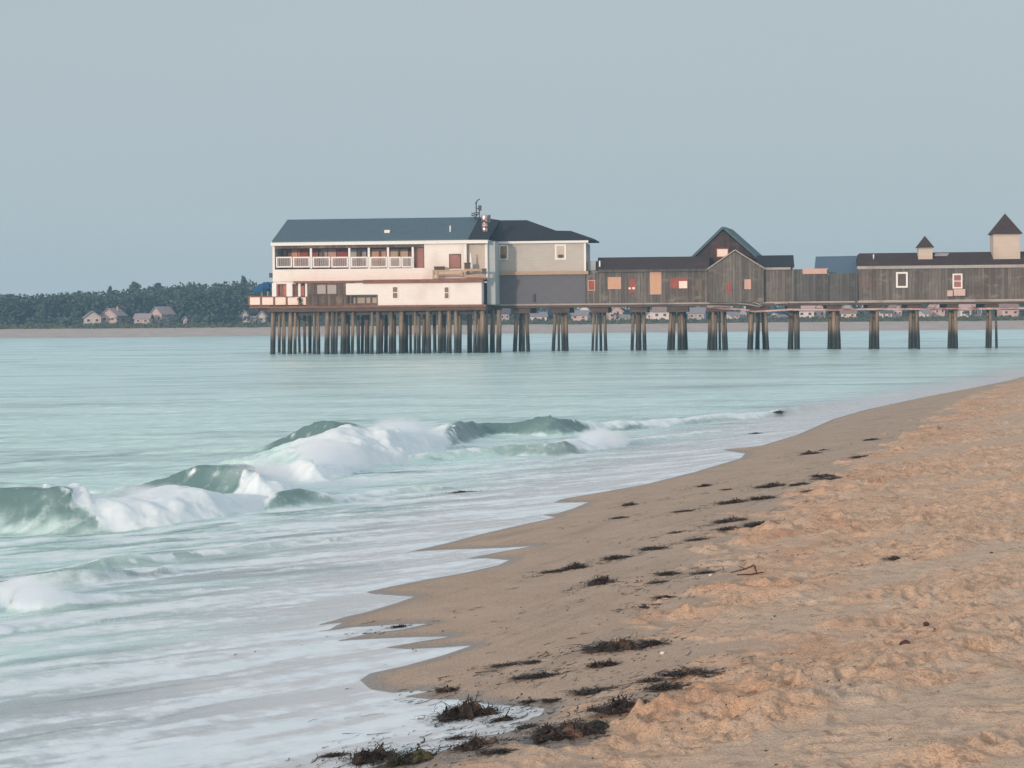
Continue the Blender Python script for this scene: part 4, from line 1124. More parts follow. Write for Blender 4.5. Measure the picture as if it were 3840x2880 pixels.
# blue-roofed shelter behind
T_ = Thing('pier_shelter', 'shelter with plain blue roof showing behind the board screens', 'shelter', 3140, 1100, VW + 4)
w = MB().slab([P3(3053, 1026, VW + 2), P3(3218, 1026, VW + 2), P3(3218, 964, VW + 6), P3(3059, 967, VW + 6)], (0, .05, .15))
w.slab([P3(3059, 967, VW + 6), P3(3218, 964, VW + 6), P3(3218, 1026, VW + 9.5), P3(3059, 1026, VW + 9.5)], (0, -.05, .15))
T_.part(w, 'roof', MATS['blue_roof'])
w = MB(); pbox(w, 3058, 1030, 3216, 1135, VW + 2.4, VW + 9); T_.part(w, 'wall', MATS['old_boards_dark'])

# ------------------------------------------------------------------ long grey shed at right with two turrets
T_ = Thing('pier_shed', 'long grey boarded shed with dark roof, two white-framed windows and two turrets', 'shed', 3530, 1131, VW)
w = MB(); u0_, u1_, z0_, z1_ = RR(3220, 1006, 3840, 1131, VW - .1); w.box(u0_, uR, VW - .1, VW + 7, z0_, z1_); T_.part(w, 'wall', MATS['old_boards'])
e = P3(3214, 1000, VW - .4); zE = zz(3530, 998, VW - .4); rz_ = zz(3530, 951, VW + 3.4); rL_ = P3(3221, 953, VW + 3.4)
w = MB().slab([(e.x, VW - .4, zE), (uR, VW - .4, zE), (uR, VW + 3.4, rz_), (rL_.x, VW + 3.4, rz_)], (0, .04, .14))
w.slab([(rL_.x, VW + 3.4, rz_), (uR, VW + 3.4, rz_), (uR, VW + 7.2, zE), (e.x, VW + 7.2, zE)], (0, -.04, .14))
w.slab([(e.x + .2, VW, zE), (e.x + .2, VW + 6.8, zE), (e.x + .3, VW + 3.4, rz_)], (.2, 0, 0))
T_.part(w, 'roof', MATS['brown_roof'])
w = MB().box(e.x, uR, VW - .45, VW - .3, zz(3530, 1005, VW - .4), zz(3530, 995, VW - .4)); T_.part(w, 'eave_board', MATS['grey_trim'])
w = MB().box(u0_, uR, VW - .16, VW - .103, z0_ - .05, z0_ + .22); T_.part(w, 'base_board', MATS['grey_trim'])
window(T_, 3360, 1020, 3404, 1079, VW - .1, .20, 'white_trim', 'glass_dark', False)
window(T_, 3572, 1026, 3609, 1082, VW - .1, .16, 'white_trim', 'glass_pink', True)
board(3233, 1038, 3267, 1078, 'old_boards', 'rust_trim', 'hatch', .07, VW - .1)
w = MB(); pbox(w, 3577, 1084, 3620, 1109, VW - .6, VW - .103); a1_ = T_.part(w, 'air_conditioner', MATS['ac_pink'])
w = MB(); pbox(w, 3553, 1089, 3573, 1111, VW - .5, VW - .103); T_.part(w, 'air_conditioner', MATS['ac_pink'])
w = MB(); q = P3(3532, 961, VW + 2.2); w.slab([P3(3503, 967, VW + 2.0) + Vector((0, 0, .2)), P3(3552, 967, VW + 2.0) + Vector((0, 0, .2)), P3(3560, 957, VW + 2.9) + Vector((0, 0, .2)), P3(3508, 957, VW + 2.9) + Vector((0, 0, .2))], (0, 0, .05))
T_.part(w, 'skylight', MATS['mauve_glass'])
w = MB(); w.tube([P3(3276, 972, VW + 1.6), P3(3276, 954, VW + 1.6)], .08, 8); T_.part(w, 'vent_pipe', MATS['white_trim'])
def turret(x0, x1, yb, yt, ya, v, ex, mt_r):
    c = (x0 + x1) / 2
    a, b_, z0_, z1_ = RR(x0, yt, x1, yb, v)
    dep = b_ - a
    w = MB().box(a, b_, v, v + dep, z0_ - .4, z1_); tb = T_.part(w, 'turret', MATS['beige_wall'])
    ext = ex / 31.0
    bz = z1_
    q = [(a - ext, v - ext, bz), (b_ + ext, v - ext, bz), (b_ + ext, v + dep + ext, bz), (a - ext, v + dep + ext, bz)]
    apx = ((a + b_) / 2, v + dep / 2, zz(c, ya, v + dep / 2))
    w = MB().add(q + [apx], [(3, 2, 1, 0), (0, 1, 4), (1, 2, 4), (2, 3, 4), (3, 0, 4)]); T_.part(w, 'turret_roof', MATS[mt_r], tb)
    w = MB().box(a + .02, b_ - .02, v - .05, v - .003, z1_ - .16, z1_ - .02); T_.part(w, 'turret_trim', MATS['grey_trim'], tb)
turret(3444, 3497, 972, 928, 884, VW + 1.4, 6, 'brown_roof')
turret(3725, 3826, 981, 877, 800, VW + 1.2, 8, 'brown_roof')
# ------------------------------------------------------------------ far shore
FD = 438.0
def far_z(X, Y):
    s = Y - FD - 2.5 * np.sin(X * .02 + 1) - 1.2 * np.sin(X * .07)
    z = np.where(s < 0, s * .05, 0)
    z = np.where(s >= 0, 1.9 * sstep(0, 20, s) + 0.7 * sstep(19, 36, s) + 3.0 * sstep(60, 400, s), z)
    return z + 0.25 * perlin(X * .13, Y * .13) * sstep(14, 30, s)
fxs = np.concatenate([np.linspace(-1800, -175, 40), np.arange(-170, 200, 1.5), np.linspace(205, 2200, 40)])
fys = np.concatenate([np.arange(FD - 8, FD + 60, 1.0), np.linspace(FD + 62, FD + 460, 50), np.linspace(1000, 5000, 12)])
FXX, FYY = np.meshgrid(fxs, fys)
FZ = far_z(FXX, FYY)
m, t, b = mat_new('far_ground', 0.95, 0.1)
gr = nadd(t, 'ShaderNodeAttribute', attribute_name='grass').outputs['Fac']
n = noise(t, mapped(t), 0.35, 5, .65)
sandc = rampn(t, n, [(0.3, (0.38, 0.33, 0.30)), (0.7, (0.48, 0.42, 0.38))])
grc = rampn(t, n, [(0.3, (0.045, 0.058, 0.03)), (0.7, (0.11, 0.11, 0.06))])
t.links.new(mixc(t, gr, sandc, grc), b.inputs['Base Color'])
GRS = sstep(17, 22, FYY - FD - 2.5 * np.sin(FXX * .02 + 1) + 2.5 * fbm(FXX * .1, FYY * .1, 3))
tag(sheet('far_beach', FXX, FYY, FZ, np.ones(FXX.shape, bool), m, {'grass': GRS}), kind='structure')

# dune grass: tufts along the top of the far beach
wood('dune_grass', (0.05, 0.065, 0.03), (0.13, 0.125, 0.065), (1, 1, 1), 0.9)
g = MB()
for i in range(4200):
    X = random.uniform(-170, 175); s = random.uniform(18, 40); Y = FD + s + 2.5 * math.sin(X * .02 + 1)
    if perlin(np.array([X * .06]), np.array([Y * .1]))[0] < -.25: continue
    z = float(far_z(np.array([X]), np.array([Y]))[0]); h = random.uniform(.25, .65); a = random.uniform(0, math.pi); wd_ = random.uniform(.25, .6)
    dx, dy = math.cos(a) * wd_, math.sin(a) * wd_
    g.add([(X - dx, Y - dy, z - .1), (X + dx, Y + dy, z - .1), (X + dx * .6 + random.uniform(-.2, .2), Y + dy * .6, z + h), (X - dx * .5, Y - dy * .5, z + h * .8)], [(0, 1, 2, 3)])
tag(g.build('dune_grass', MATS['dune_grass']), 'dark green dune grass along the top of the far beach', 'grass', kind='stuff')

# wood behind
m, t, b = mat_new('tree_leaves', 0.85, 0.15); MATS['leaves'] = m
rnd = nadd(t, 'ShaderNodeNewGeometry').outputs['Random Per Island']
cl = rampn(t, rnd, [(0.0, (0.055, 0.080, 0.066)), (0.5, (0.075, 0.105, 0.084)), (1.0, (0.10, 0.13, 0.10))])  # greens lifted and blued: distance haze put into the leaf colour
cl = mixc(t, rng_map(t, noise(t, mapped(t), 0.12, 3), .4, .65, 0, .6), cl, (0.045, 0.055, 0.045))
t.links.new(cl, b.inputs['Base Color'])
wood('bark', (0.05, 0.04, 0.03), (0.09, 0.07, 0.055), (3, 3, .4), 0.9)
NB = np.array([[0, 0, 0]])
def crown(mb, c, rx, rz, n, size, cone=0.0):
    for k in range(n):
        d_ = Vector((random.gauss(0, 1), random.gauss(0, 1), random.gauss(0, 1))).normalized() * (random.random() ** .35)
        s_ = 1 - cone * max(0, d_.z * .5 + .5)
        p = c + Vector((d_.x * rx * s_, d_.y * rx * s_, d_.z * rz))
        a = Vector((random.gauss(0, 1), random.gauss(0, 1), random.gauss(0, .6))).normalized() * size * random.uniform(.6, 1.4)
        e = a.cross(Vector((random.gauss(0, 1), random.gauss(0, 1), random.gauss(0, 1)))).normalized() * size * random.uniform(.5, 1.0)
        mb.add([p - a, p + e, p + a * random.uniform(.7, 1.2), p - e * .8], [(0, 1, 2, 3)])
tl = [(-700, 1120), (0, 1106), (100, 1101), (200, 1099), (320, 1093), (400, 1090), (470, 1090), (540, 1078), (590, 1064), (620, 1076), (660, 1063), (720, 1061), (780, 1065), (830, 1055), (870, 1056), (940, 1052), (1020, 1060), (1200, 1075), (1600, 1090), (1900, 1120), (2300, 1135), (2700, 1125), (3200, 1105), (3840, 1100), (4600, 1100)]
_tx = [q[0] for q in tl]; _ty = [q[1] for q in tl]
forest = MB(); trunks = MB()
for i in range(560):
    px = random.uniform(-700, 1250) if i < 420 else random.uniform(1250, 4500)
    Yd = random.choice([FD + 52, FD + 60, FD + 70, FD + 84, FD + 100]) + random.uniform(-4, 4)
    top = np.interp(px, _tx, _ty) + random.uniform(-2, 5) + (0 if Yd > FD + 80 else random.uniform(4, 34))
    q = at_d(px, top, Yd); gz = float(far_z(np.array([q.x]), np.array([Yd]))[0])
    H = max(2.5, q.z - gz); rx = random.uniform(2.6, 4.8); con = random.choice([.15, .25, .5])
    crown(forest, Vector((q.x, Yd, gz + H * .52)), rx, H * .5, int(190 if px < 1250 else 80), 0.5 if px < 1250 else .6, con)
    # low scrub
    crown(forest, Vector((q.x + random.uniform(-3, 3), Yd - 6, gz + 1.0)), 2.6, 1.3, 24, 0.5)
    trunks.tube([(q.x, Yd, gz - .2), (q.x, Yd, gz + H * .7)], [.22, .08], 5)
fo = forest.build('forest', MATS['leaves'])
tag(fo, 'dark green wood standing along the far shore behind the houses', 'forest', kind='stuff')
tag(trunks.build('forest_trunks', MATS['bark']), 'trunks of the dark wood on the far shore', 'forest', kind='stuff')
# trees that stand clear of the wood
for name, label, px, top, rx, con, Yd in [
        ('pine_tree', 'small pointed pine rising alone above the wood, leftmost of the taller trees', 411, 1076, 1.9, .8, FD + 92),
        ('broadleaf_tree', 'broadest tall round tree above the wood, over the pink gabled house', 505, 1055, 3.8, .3, FD + 92),
        ('broadleaf_tree', 'low domed tree just right of the broadest tall tree', 590, 1062, 3.0, .3, FD + 94),
        ('pine_tree', 'tallest dark tree on the skyline, nearest the white building', 915, 1036, 2.2, .5, FD + 95)]:
    q = at_d(px, top, Yd); gz = float(far_z(np.array([q.x]), np.array([Yd]))[0]); H = q.z - gz
    e = tag(empty(name, (q.x, Yd, gz)), label, 'tree')
    tr = MB().tube([(0, 0, -.2), (.1, 0, H * .4), (0, .1, H * .85)], [.32, .22, .06], 7)
    for k in range(5):
        a = k * 1.9; zc_ = H * (.35 + .1 * k)
        tr.tube([(0, 0, zc_), (math.cos(a) * rx * .6, math.sin(a) * rx * .6, zc_ + 1.0)], [.1, .04], 5)
    tr.build('trunk', MATS['bark'], e)
    cr_ = MB()
    for k in range(6):
        a = random.uniform(0, 6.3); rr_ = rx * .45
        crown(cr_, Vector((math.cos(a) * rr_ * (1 - k / 7), math.sin(a) * rr_, H * (.42 + .09 * k))), rx * (.75 - .07 * k * (1 + con * .4)), H * .15, 75, .5, con * .5)
    crown(cr_, Vector((0, 0, H * .9)), rx * (.45 - .25 * con), H * .1, 50, .42, .6)
    cr_.build('crown', MATS['leaves'], e)

# far houses -----------------------------------------------------
for nm, c0, c1 in [('house_white', (0.66, 0.62, 0.62), (0.76, 0.72, 0.71)), ('house_pink', (0.58, 0.42, 0.40), (0.66, 0.50, 0.47)), ('house_cream', (0.68, 0.56, 0.42), (0.76, 0.64, 0.50)), ('house_grey', (0.36, 0.34, 0.36), (0.44, 0.42, 0.43)), ('far_pale', (0.50, 0.45, 0.44), (0.58, 0.52, 0.51)), ('far_pink', (0.46, 0.37, 0.355), (0.53, 0.43, 0.415)), ('far_roof', (0.30, 0.25, 0.255), (0.37, 0.31, 0.31)), ('house_brick', (0.36, 0.20, 0.17), (0.46, 0.28, 0.24)),
                   ('hroof_grey', (0.22, 0.20, 0.22), (0.30, 0.28, 0.30)), ('hroof_brown', (0.24, 0.16, 0.15), (0.32, 0.22, 0.20)), ('hroof_dark', (0.08, 0.08, 0.10), (0.13, 0.12, 0.14)), ('hroof_pink', (0.48, 0.32, 0.31), (0.56, 0.40, 0.38))]:
    wood(nm, c0, c1, (1, 1, 1), .85)
def house(label, px, pyb, wpx, hpx, wall, roof, Yd=None, gable=True, rot=0.0, cat='house', group=None, nw=2, wingside=0):
    """px,pyb: foot in the photograph; wpx,hpx: size there"""
    Yd = Yd or FD + 44
    sc_ = Yd / FPX
    q = at_d(px, pyb, Yd); gz = float(far_z(np.array([q.x]), np.array([Yd]))[0])
    W_, H_ = wpx * sc_, hpx * sc_ + (q.z - gz)
    e = tag(empty('beach_house', (q.x, Yd, gz), rot), label, cat, group)
    wh = H_ * .58; D_ = max(5.0, W_ * .8)
    w = MB().box(-W_ / 2, W_ / 2, 0, D_, -.3, wh)
    if gable: w.slab([(-W_ / 2, 0.0, wh), (W_ / 2, 0.0, wh), (0, 0.0, H_ - .1)], (0, D_, 0))
    else: w.slab([(W_ / 2 - .2, 0, wh), (W_ / 2 - .2, D_, wh), (W_ / 2 - .2, D_ / 2, H_ - .1)], (-W_ + .4, 0, 0))
    wo = w.build('wall', MATS[wall], e)
    r = MB()
    if gable:
        r.slab([(-W_ / 2 - .3, -.4, wh - .25), (-W_ / 2 - .3, D_ + .3, wh - .25), (0, D_ + .3, H_), (0, -.4, H_)], (-.03, 0, .18))
        r.slab([(0, -.4, H_), (0, D_ + .3, H_), (W_ / 2 + .3, D_ + .3, wh - .25), (W_ / 2 + .3, -.4, wh - .25)], (.03, 0, .18))
    else:
        r.slab([(-W_ / 2 - .3, -.4, wh - .1), (W_ / 2 + .3, -.4, wh - .1), (W_ / 2 + .3, D_ / 2, H_), (-W_ / 2 - .3, D_ / 2, H_)], (0, .02, .18))
        r.slab([(-W_ / 2 - .3, D_ / 2, H_), (W_ / 2 + .3, D_ / 2, H_), (W_ / 2 + .3, D_ + .4, wh - .1), (-W_ / 2 - .3, D_ + .4, wh - .1)], (0, -.02, .18))
    ro_ = r.build('roof', MATS[roof], e)
    if W_ > 4:
        MB().box(W_ * .2, W_ * .2 + .5, D_ * .5 - .25, D_ * .5 + .25, wh, H_ + .5).build('chimney', MATS['house_brick'], ro_)
    for k in range(nw):
        xc = -W_ / 2 + (k + .5) * W_ / nw; ww_ = min(1.0, W_ / nw * .5)
        f = MB().box(xc - ww_ / 2, xc + ww_ / 2, -.08, -.004, wh * .38, wh * .82).build('window', MATS['house_white'], e)
        MB().box(xc - ww_ * .36, xc + ww_ * .36, -.10, -.083, wh * .44, wh * .76).build('pane', MATS['glass_dark'], f)
    MB().box(-W_ * .08 - .4, -W_ * .08 + .4, -.07, -.004, -.2, min(2.0, wh * .75)).build('door', MATS['house_brick'], e) if W_ > 5 else None
    return e
G1 = 'houses on the far shore left of the pier'
house('pale gabled house with pinkish roof, leftmost house on the far shore', 348, 1230, 62, 62, 'far_pale', 'far_roof', FD + 38, rot=.25, group=G1)
house('pink gabled house close behind the leftmost pale house on the far shore', 408, 1214, 66, 56, 'far_pink', 'far_roof', FD + 41, rot=-.3, group=G1)
house('tiny white shed between the two larger far house groups left of the pier', 468, 1216, 17, 22, 'far_pale', 'far_roof', group=G1, nw=1)
house('pale pink flat-fronted house beside the small pink gabled house on far shore', 532, 1226, 56, 48, 'far_pink', 'far_roof', FD + 38, False, group=G1)
house('pink gabled house rising above and right of the flat-fronted pink house', 586, 1212, 52, 60, 'far_pink', 'far_roof', FD + 43, rot=-.5, group=G1)
house('low white beach hut on the sand edge under the flat-fronted pink house', 532, 1233, 46, 12, 'far_pale', 'far_roof', FD + 38, False, nw=3, group=G1)
house('narrow white upright hut alone in the scrub, nearer the pier than pink houses', 694, 1222, 13, 34, 'far_pale', 'far_roof', group=G1, nw=1)
house('low wide white hut at the foot of the narrow upright hut', 712, 1230, 34, 14, 'far_pale', 'far_roof', FD + 40, False, group=G1)
house('white steep gable seen just left of the first pier pile under the outer deck', 918, 1200, 26, 34, 'far_pale', 'far_roof', group=G1, nw=1)
house('low white cottage between the two steep white gables under the outer deck', 945, 1208, 26, 20, 'far_pale', 'far_roof', FD + 42, False, group=G1)
house('white steep gable touching the leftmost pier piles', 980, 1196, 30, 28, 'far_pale', 'far_roof', group=G1, nw=1)
G2 = 'cottages on the far dune seen under the pier'
def nth(k): return ['first', 'second', 'third', 'fourth', 'fifth', 'sixth', 'seventh', 'eighth', 'ninth', 'tenth', 'eleventh', 'twelfth', 'thirteenth'][k]
cot = [  # gap, px, foot, w, h, wall, roof, gable, words
    (0, 1906, 1206, 30, 28, 'house_white', 'hroof_dark', True, 'small white gabled cottage'),
    (0, 1893, 1190, 34, 36, 'house_grey', 'hroof_dark', False, 'dark-roofed grey cottage'),
    (1, 2022, 1208, 58, 36, 'house_white', 'hroof_grey', False, 'low white cottage'),
    (1, 2052, 1206, 16, 44, 'house_white', 'hroof_grey', True, 'narrow white gabled cottage'),
    (2, 2172, 1206, 62, 40, 'house_pink', 'hroof_grey', False, 'pinkish white cottage'),
    (2, 2190, 1192, 50, 50, 'house_white', 'hroof_dark', True, 'tall white gabled cottage'),
    (3, 2310, 1206, 56, 60, 'house_pink', 'hroof_pink', True, 'large pinkish gabled house'),
    (3, 2345, 1208, 34, 26, 'house_white', 'hroof_grey', False, 'low white lean-to cottage'),
    (4, 2442, 1208, 34, 44, 'house_white', 'hroof_grey', True, 'white gabled cottage with dark porch'),
    (4, 2478, 1194, 60, 46, 'house_white', 'hroof_brown', False, 'long white two-storey house'),
    (5, 2610, 1210, 62, 54, 'house_grey', 'hroof_grey', False, 'grey house with two dark windows'),
    (6, 2755, 1212, 36, 40, 'house_white', 'hroof_grey', False, 'bright white square cottage'),
    (6, 2785, 1200, 30, 44, 'house_grey', 'hroof_dark', True, 'dark grey gabled cottage'),
    (7, 2904, 1200, 30, 34, 'house_white', 'hroof_dark', True, 'white gabled cottage with dark roof'),
    (7, 2935, 1206, 30, 24, 'house_grey', 'hroof_grey', False, 'small low grey cottage'),
    (8, 3022, 1196, 60, 50, 'house_white', 'hroof_pink', False, 'wide white house with pink roof'),
    (8, 3070, 1190, 50, 50, 'house_pink', 'hroof_pink', True, 'pink gabled house'),
    (9, 3182, 1190, 56, 30, 'house_cream', 'hroof_brown', False, 'cream yellow low cottage'),
    (9, 3176, 1172, 44, 40, 'house_grey', 'hroof_grey', True, 'grey gabled house above the cream cottage'),
    (10, 3325, 1186, 40, 26, 'house_white', 'hroof_dark', False, 'low white cottage with dark roof'),
    (10, 3366, 1184, 34, 44, 'house_pink', 'hroof_brown', True, 'brown-roofed pink cottage'),
    (11, 3478, 1184, 30, 22, 'house_white', 'hroof_grey', False, 'small white cottage'),
    (11, 3524, 1182, 40, 58, 'house_pink', 'hroof_pink', True, 'tall rosy gabled house'),
    (12, 3622, 1182, 40, 40, 'house_white', 'hroof_pink', False, 'white cottage with pink roof'),
    (12, 3668, 1180, 30, 50, 'house_pink', 'hroof_pink', True, 'pale pink gabled cottage')]
for (gp, px, fy, w_, h_, wa, rf, gb, words) in cot:
    where = 'between the white pier head and first pile cluster' if gp == 0 else 'under pier in %s gap between pile clusters' % nth(gp - 1)
    house('%s %s' % (words, where), px, fy, w_, h_, wa, rf, FD + 40 + (10 if gb else 4), gb, random.uniform(-.2, .2), 'cottage', G2, 2 if w_ > 28 else 1)
house('brick-red roofed cottage right of the last pile cluster, at the frame edge', 3790, 1180, 66, 40, 'house_pink', 'hroof_brown', FD + 46, False, group=G2, cat='cottage')
# ------------------------------------------------------------------ wrack on the beach
m, t, b = mat_new('seaweed', 0.6, 0.35); MATS['weed'] = m
rnd = nadd(t, 'ShaderNodeNewGeometry').outputs['Random Per Island']
cl = rampn(t, rnd, [(0.0, (0.012, 0.010, 0.008)), (0.7, (0.036, 0.025, 0.018)), (1.0, (0.10, 0.066, 0.042))])
t.links.new(cl, b.inputs['Base Color'])
m, t, b = mat_new('seaweed_red', 0.6, 0.35); MATS['weed_red'] = m
rnd = nadd(t, 'ShaderNodeNewGeometry').outputs['Random Per Island']
t.links.new(rampn(t, rnd, [(0.0, (0.014, 0.010, 0.009)), (0.7, (0.040, 0.025, 0.019)), (1.0, (0.15, 0.085, 0.055))]), b.inputs['Base Color'])
m, t, b = mat_new('seaweed_green', 0.6, 0.35); MATS['weed_green'] = m
rnd = nadd(t, 'ShaderNodeNewGeometry').outputs['Random Per Island']
t.links.new(rampn(t, rnd, [(0.0, (0.012, 0.014, 0.008)), (0.75, (0.024, 0.027, 0.014)), (1.0, (0.08, 0.075, 0.03))]), b.inputs['Base Color'])

def ribbon(mb, p, yaw, ln, wd, z0, z1, curl):
    n = 5; vs = []; q = Vector(p); a = yaw
    for k in range(n + 1):
        f = k / n
        zc_ = z0 + (z1 - z0) * math.sin(f * math.pi * .9)
        side = Vector((-math.sin(a), math.cos(a), random.uniform(-.4, .4))).normalized() * wd * (1 - .75 * f) * .5
        c_ = Vector((q.x, q.y, zc_ + random.uniform(-.004, .004)))
        vs += [c_ - side, c_ + side]
        q += Vector((math.cos(a), math.sin(a), 0)) * ln / n; a += curl * random.uniform(.2, 1.2)
    mb.add(vs, [(2 * k, 2 * k + 1, 2 * k + 3, 2 * k + 2) for k in range(n)])
def clump_mb(W_, D_, H_, yaw, seed, dens=1.0):
    """a low heap of torn weed: a ragged core with ribbons lying over it; local coordinates"""
    rs = random.Random(seed); mb = MB()
    ca_, sa_ = math.cos(yaw), math.sin(yaw)
    nl = 3 + int(W_ / .16)
    lobes = []
    for k in range(nl):
        f = (k + .5) / nl * 2 - 1 + rs.uniform(-.2, .2)
        f = max(-1, min(1, f))
        lobes.append((f * W_ * .42, rs.uniform(-.3, .3) * D_, H_ * (1 - .65 * abs(f)) * rs.uniform(.55, 1.15), W_ / nl * rs.uniform(.7, 1.3) + .015, D_ * rs.uniform(.3, .5)))
    for (lx, ly, lh, rx, ry) in lobes:                     # core
        nr, ns = 4, 12; vs = []; ph = rs.uniform(0, 6)
        for i in range(nr):
            fr = (1, .82, .5, .18)[i]; zf = (-.12, .24, .52, .68)[i]
            for j in range(ns):
                a = 2 * math.pi * j / ns
                k_ = fr * (1 + .28 * math.sin(3 * a + ph) + rs.uniform(-.22, .22))
                x, y = lx + rx * k_ * math.cos(a), ly + ry * k_ * math.sin(a)
                vs.append((x * ca_ - y * sa_, x * sa_ + y * ca_, lh * zf * rs.uniform(.75, 1.2)))
        fs = [(i * ns + j, i * ns + (j + 1) % ns, (i + 1) * ns + (j + 1) % ns, (i + 1) * ns + j) for i in range(nr - 1) for j in range(ns)]
        fs.append(tuple((nr - 1) * ns + j for j in range(ns)))
        mb.add(vs, fs)
    nrb = int((50 + 330 * W_) * dens)
    for k in range(nrb):
        lx, ly, lh, rx, ry = rs.choice(lobes)
        x, y = lx + rs.gauss(0, 1.0) * rx, ly + rs.gauss(0, .8) * ry
        q = Vector((x * ca_ - y * sa_, x * sa_ + y * ca_, 0))
        dd = math.hypot((x - lx) / rx, (y - ly) / max(ry, .01)); zz0 = max(.006, lh * (1 - .55 * dd))
        random.seed(seed * 1000 + k)
        ribbon(mb, q, yaw + rs.gauss(0, .9) + rs.choice([0, math.pi]), rs.uniform(.08, .22) * (.5 + min(W_, 1)), rs.uniform(.007, .022), zz0 * rs.uniform(.4, .95), zz0 * rs.uniform(.4, 1.35) + .006, .45)
    return mb
GS = 'seaweed clumps along the wrack line'
WEED = []
def weed(px, py, wpx, hpx, label, mat='weed', slope=-0.22, dens=1.0, cat='seaweed', group=GS):
    p = on_beach(px, py + hpx * .3)
    z = beach_z(p.x, p.y)
    sc_ = p.y / FPX
    W_ = wpx * sc_ / 0.92; H_ = max(hpx * sc_ * .68, .02); D_ = max(.07, min(W_ * .55, H_ * 2.6))
    # image slope of the streak -> direction on the ground
    q = on_beach(px + 60, py + hpx * .3 + 60 * slope); yaw = math.atan2(q.y - p.y, q.x - p.x) * .55
    ln = math.hypot(1, math.tan(min(abs(yaw), 1.2)))
    mb = clump_mb(W_ * min(ln, 1.5) if slope else W_, D_, H_, yaw, len(WEED) + 11, dens)
    o = mb.build('seaweed_clump', MATS[mat])
    o.location = (p.x, p.y, z - .004)
    tag(o, label, cat, group); WEED.append((p.x, p.y))
    return o
weed(3041, 1702, 62, 22, 'flat dark seaweed clump alone on smooth wet sand, near the top of the beach')
weed(3090, 1692, 22, 9, 'tiny dark seaweed scrap just right of the flat clump high on the beach')
weed(3272, 1650, 44, 18, 'small dark seaweed tuft farthest up the beach beside reddish sand')
weed(3241, 1716, 82, 16, 'long thin dark seaweed strip with a tail, below the farthest tuft')
weed(2366, 1897, 46, 20, 'small round dark seaweed tuft alone in the middle of the wet sand')
weed(2644, 1826, 44, 18, 'small dark seaweed tuft left of the upper dark row')
weed(2726, 1843, 22, 12, 'tiny dark dot of seaweed between small tuft and upper dark row')
weed(2898, 1824, 110, 28, 'wide dark seaweed clump leading the upper row of the wrack line')
weed(3000, 1820, 70, 22, 'dark humped seaweed clump in the middle of the upper row')
weed(3090, 1793, 90, 22, 'loose brown seaweed tuft above the right end of the upper row', dens=.8)
weed(3160, 1811, 170, 9, 'very long thin seaweed strand trailing right from the upper row')
weed(2752, 1886, 104, 28, 'dark seaweed clump with thin left tail in the second row')
weed(2868, 1872, 104, 24, 'ragged dark seaweed clump right of the tailed clump in second row')
weed(3037, 1861, 40, 14, 'short dark seaweed scrap at the sand edge right of the second row, upper')
weed(3033, 1895, 44, 18, 'short dark seaweed scrap at the sand edge right of the second row, lower')
weed(2575, 1925, 80, 8, 'thin faint seaweed strand lying left of the second row')
weed(2330, 1948, 60, 10, 'thin broken seaweed strand leftmost on the middle wet sand')
weed(2740, 1955, 120, 30, 'dark seaweed clump rising to the right with long left tail, third row')
weed(2866, 1972, 150, 36, 'longest dark brown seaweed bank of the third row against dry sand')
weed(2732, 1997, 80, 24, 'compact dark seaweed clump under the long brown bank')
weed(2541, 2003, 44, 13, 'small flat seaweed scrap left of the compact clump')
weed(2620, 2030, 60, 14, 'faint seaweed strand below the compact clump, thin and brown', 'weed_red')
weed(2323, 2096, 96, 28, 'dark seaweed clump at left of the pair above the humped heap')
weed(2455, 2062, 80, 28, 'dark peaked seaweed clump at right of the pair above the humped heap')
weed(2165, 2127, 74, 46, 'dark peaked seaweed clump with long tail to its lower left')
weed(2095, 2150, 80, 12, 'thin trailing tail of seaweed left of a peaked clump', 'weed_green')
weed(2254, 2182, 94, 62, 'humped black seaweed heap beside the orange shell')
weed(2512, 2158, 78, 28, 'flat black seaweed clump between the orange shell and the bent stick')
weed(2474, 2192, 64, 14, 'small seaweed strip just right of the orange shell')
weed(2660, 2156, 80, 12, 'thin seaweed strip just left of the bent stick')
weed(2493, 2254, 52, 14, 'short seaweed strip above a darker strip, below the orange shell')
weed(2440, 2280, 70, 22, 'darker seaweed strip below the orange shell and its short neighbour')
weed(2362, 2426, 310, 66, 'largest long black seaweed bank lying diagonally on the wet sand', slope=-.2)
weed(2262, 2495, 80, 56, 'round black seaweed tuft under the largest diagonal bank')
weed(2578, 2560, 170, 40, 'brown seaweed mat against the dry sand below the diagonal bank', 'weed_red')
weed(2447, 2570, 80, 30, 'reddish brown seaweed tuft left of the brown mat', 'weed_red')
weed(2509, 2612, 150, 36, 'black seaweed bank below the brown mat', slope=-.25)
weed(2260, 2600, 180, 34, 'black peaked seaweed streak with thin right tail, left of the black bank')
weed(2340, 2675, 200, 80, 'rusty heap of seaweed and sand against the dry beach edge', 'weed_red', dens=1.3)
weed(2127, 2745, 270, 85, 'rusty brown seaweed heap on a sandy mound by the last water tongue', 'weed_red', dens=1.2)
weed(2235, 2735, 90, 40, 'greenish dark seaweed tuft at the right end of the rusty mound', 'weed_green')
weed(1987, 2727, 80, 24, 'greenish seaweed scrap at the tip of the water tongue', 'weed_green')
weed(1905, 2507, 84, 13, 'thin seaweed streak on wet sand left of a stubby one')
weed(2000, 2495, 54, 16, 'stubby dark seaweed scrap right of the thin streak')
weed(2019, 2544, 140, 30, 'pointed dark seaweed streak alone on smooth wet sand')
weed(1680, 2588, 64, 46, 'small brown kicked-up seaweed sprig near the white swash edge')
weed(1760, 2648, 180, 125, 'big shaggy seaweed clump sitting in the swash', dens=1.6)
weed(1889, 2689, 56, 46, 'smooth black oval seaweed lump in the swash right of the shaggy clump')
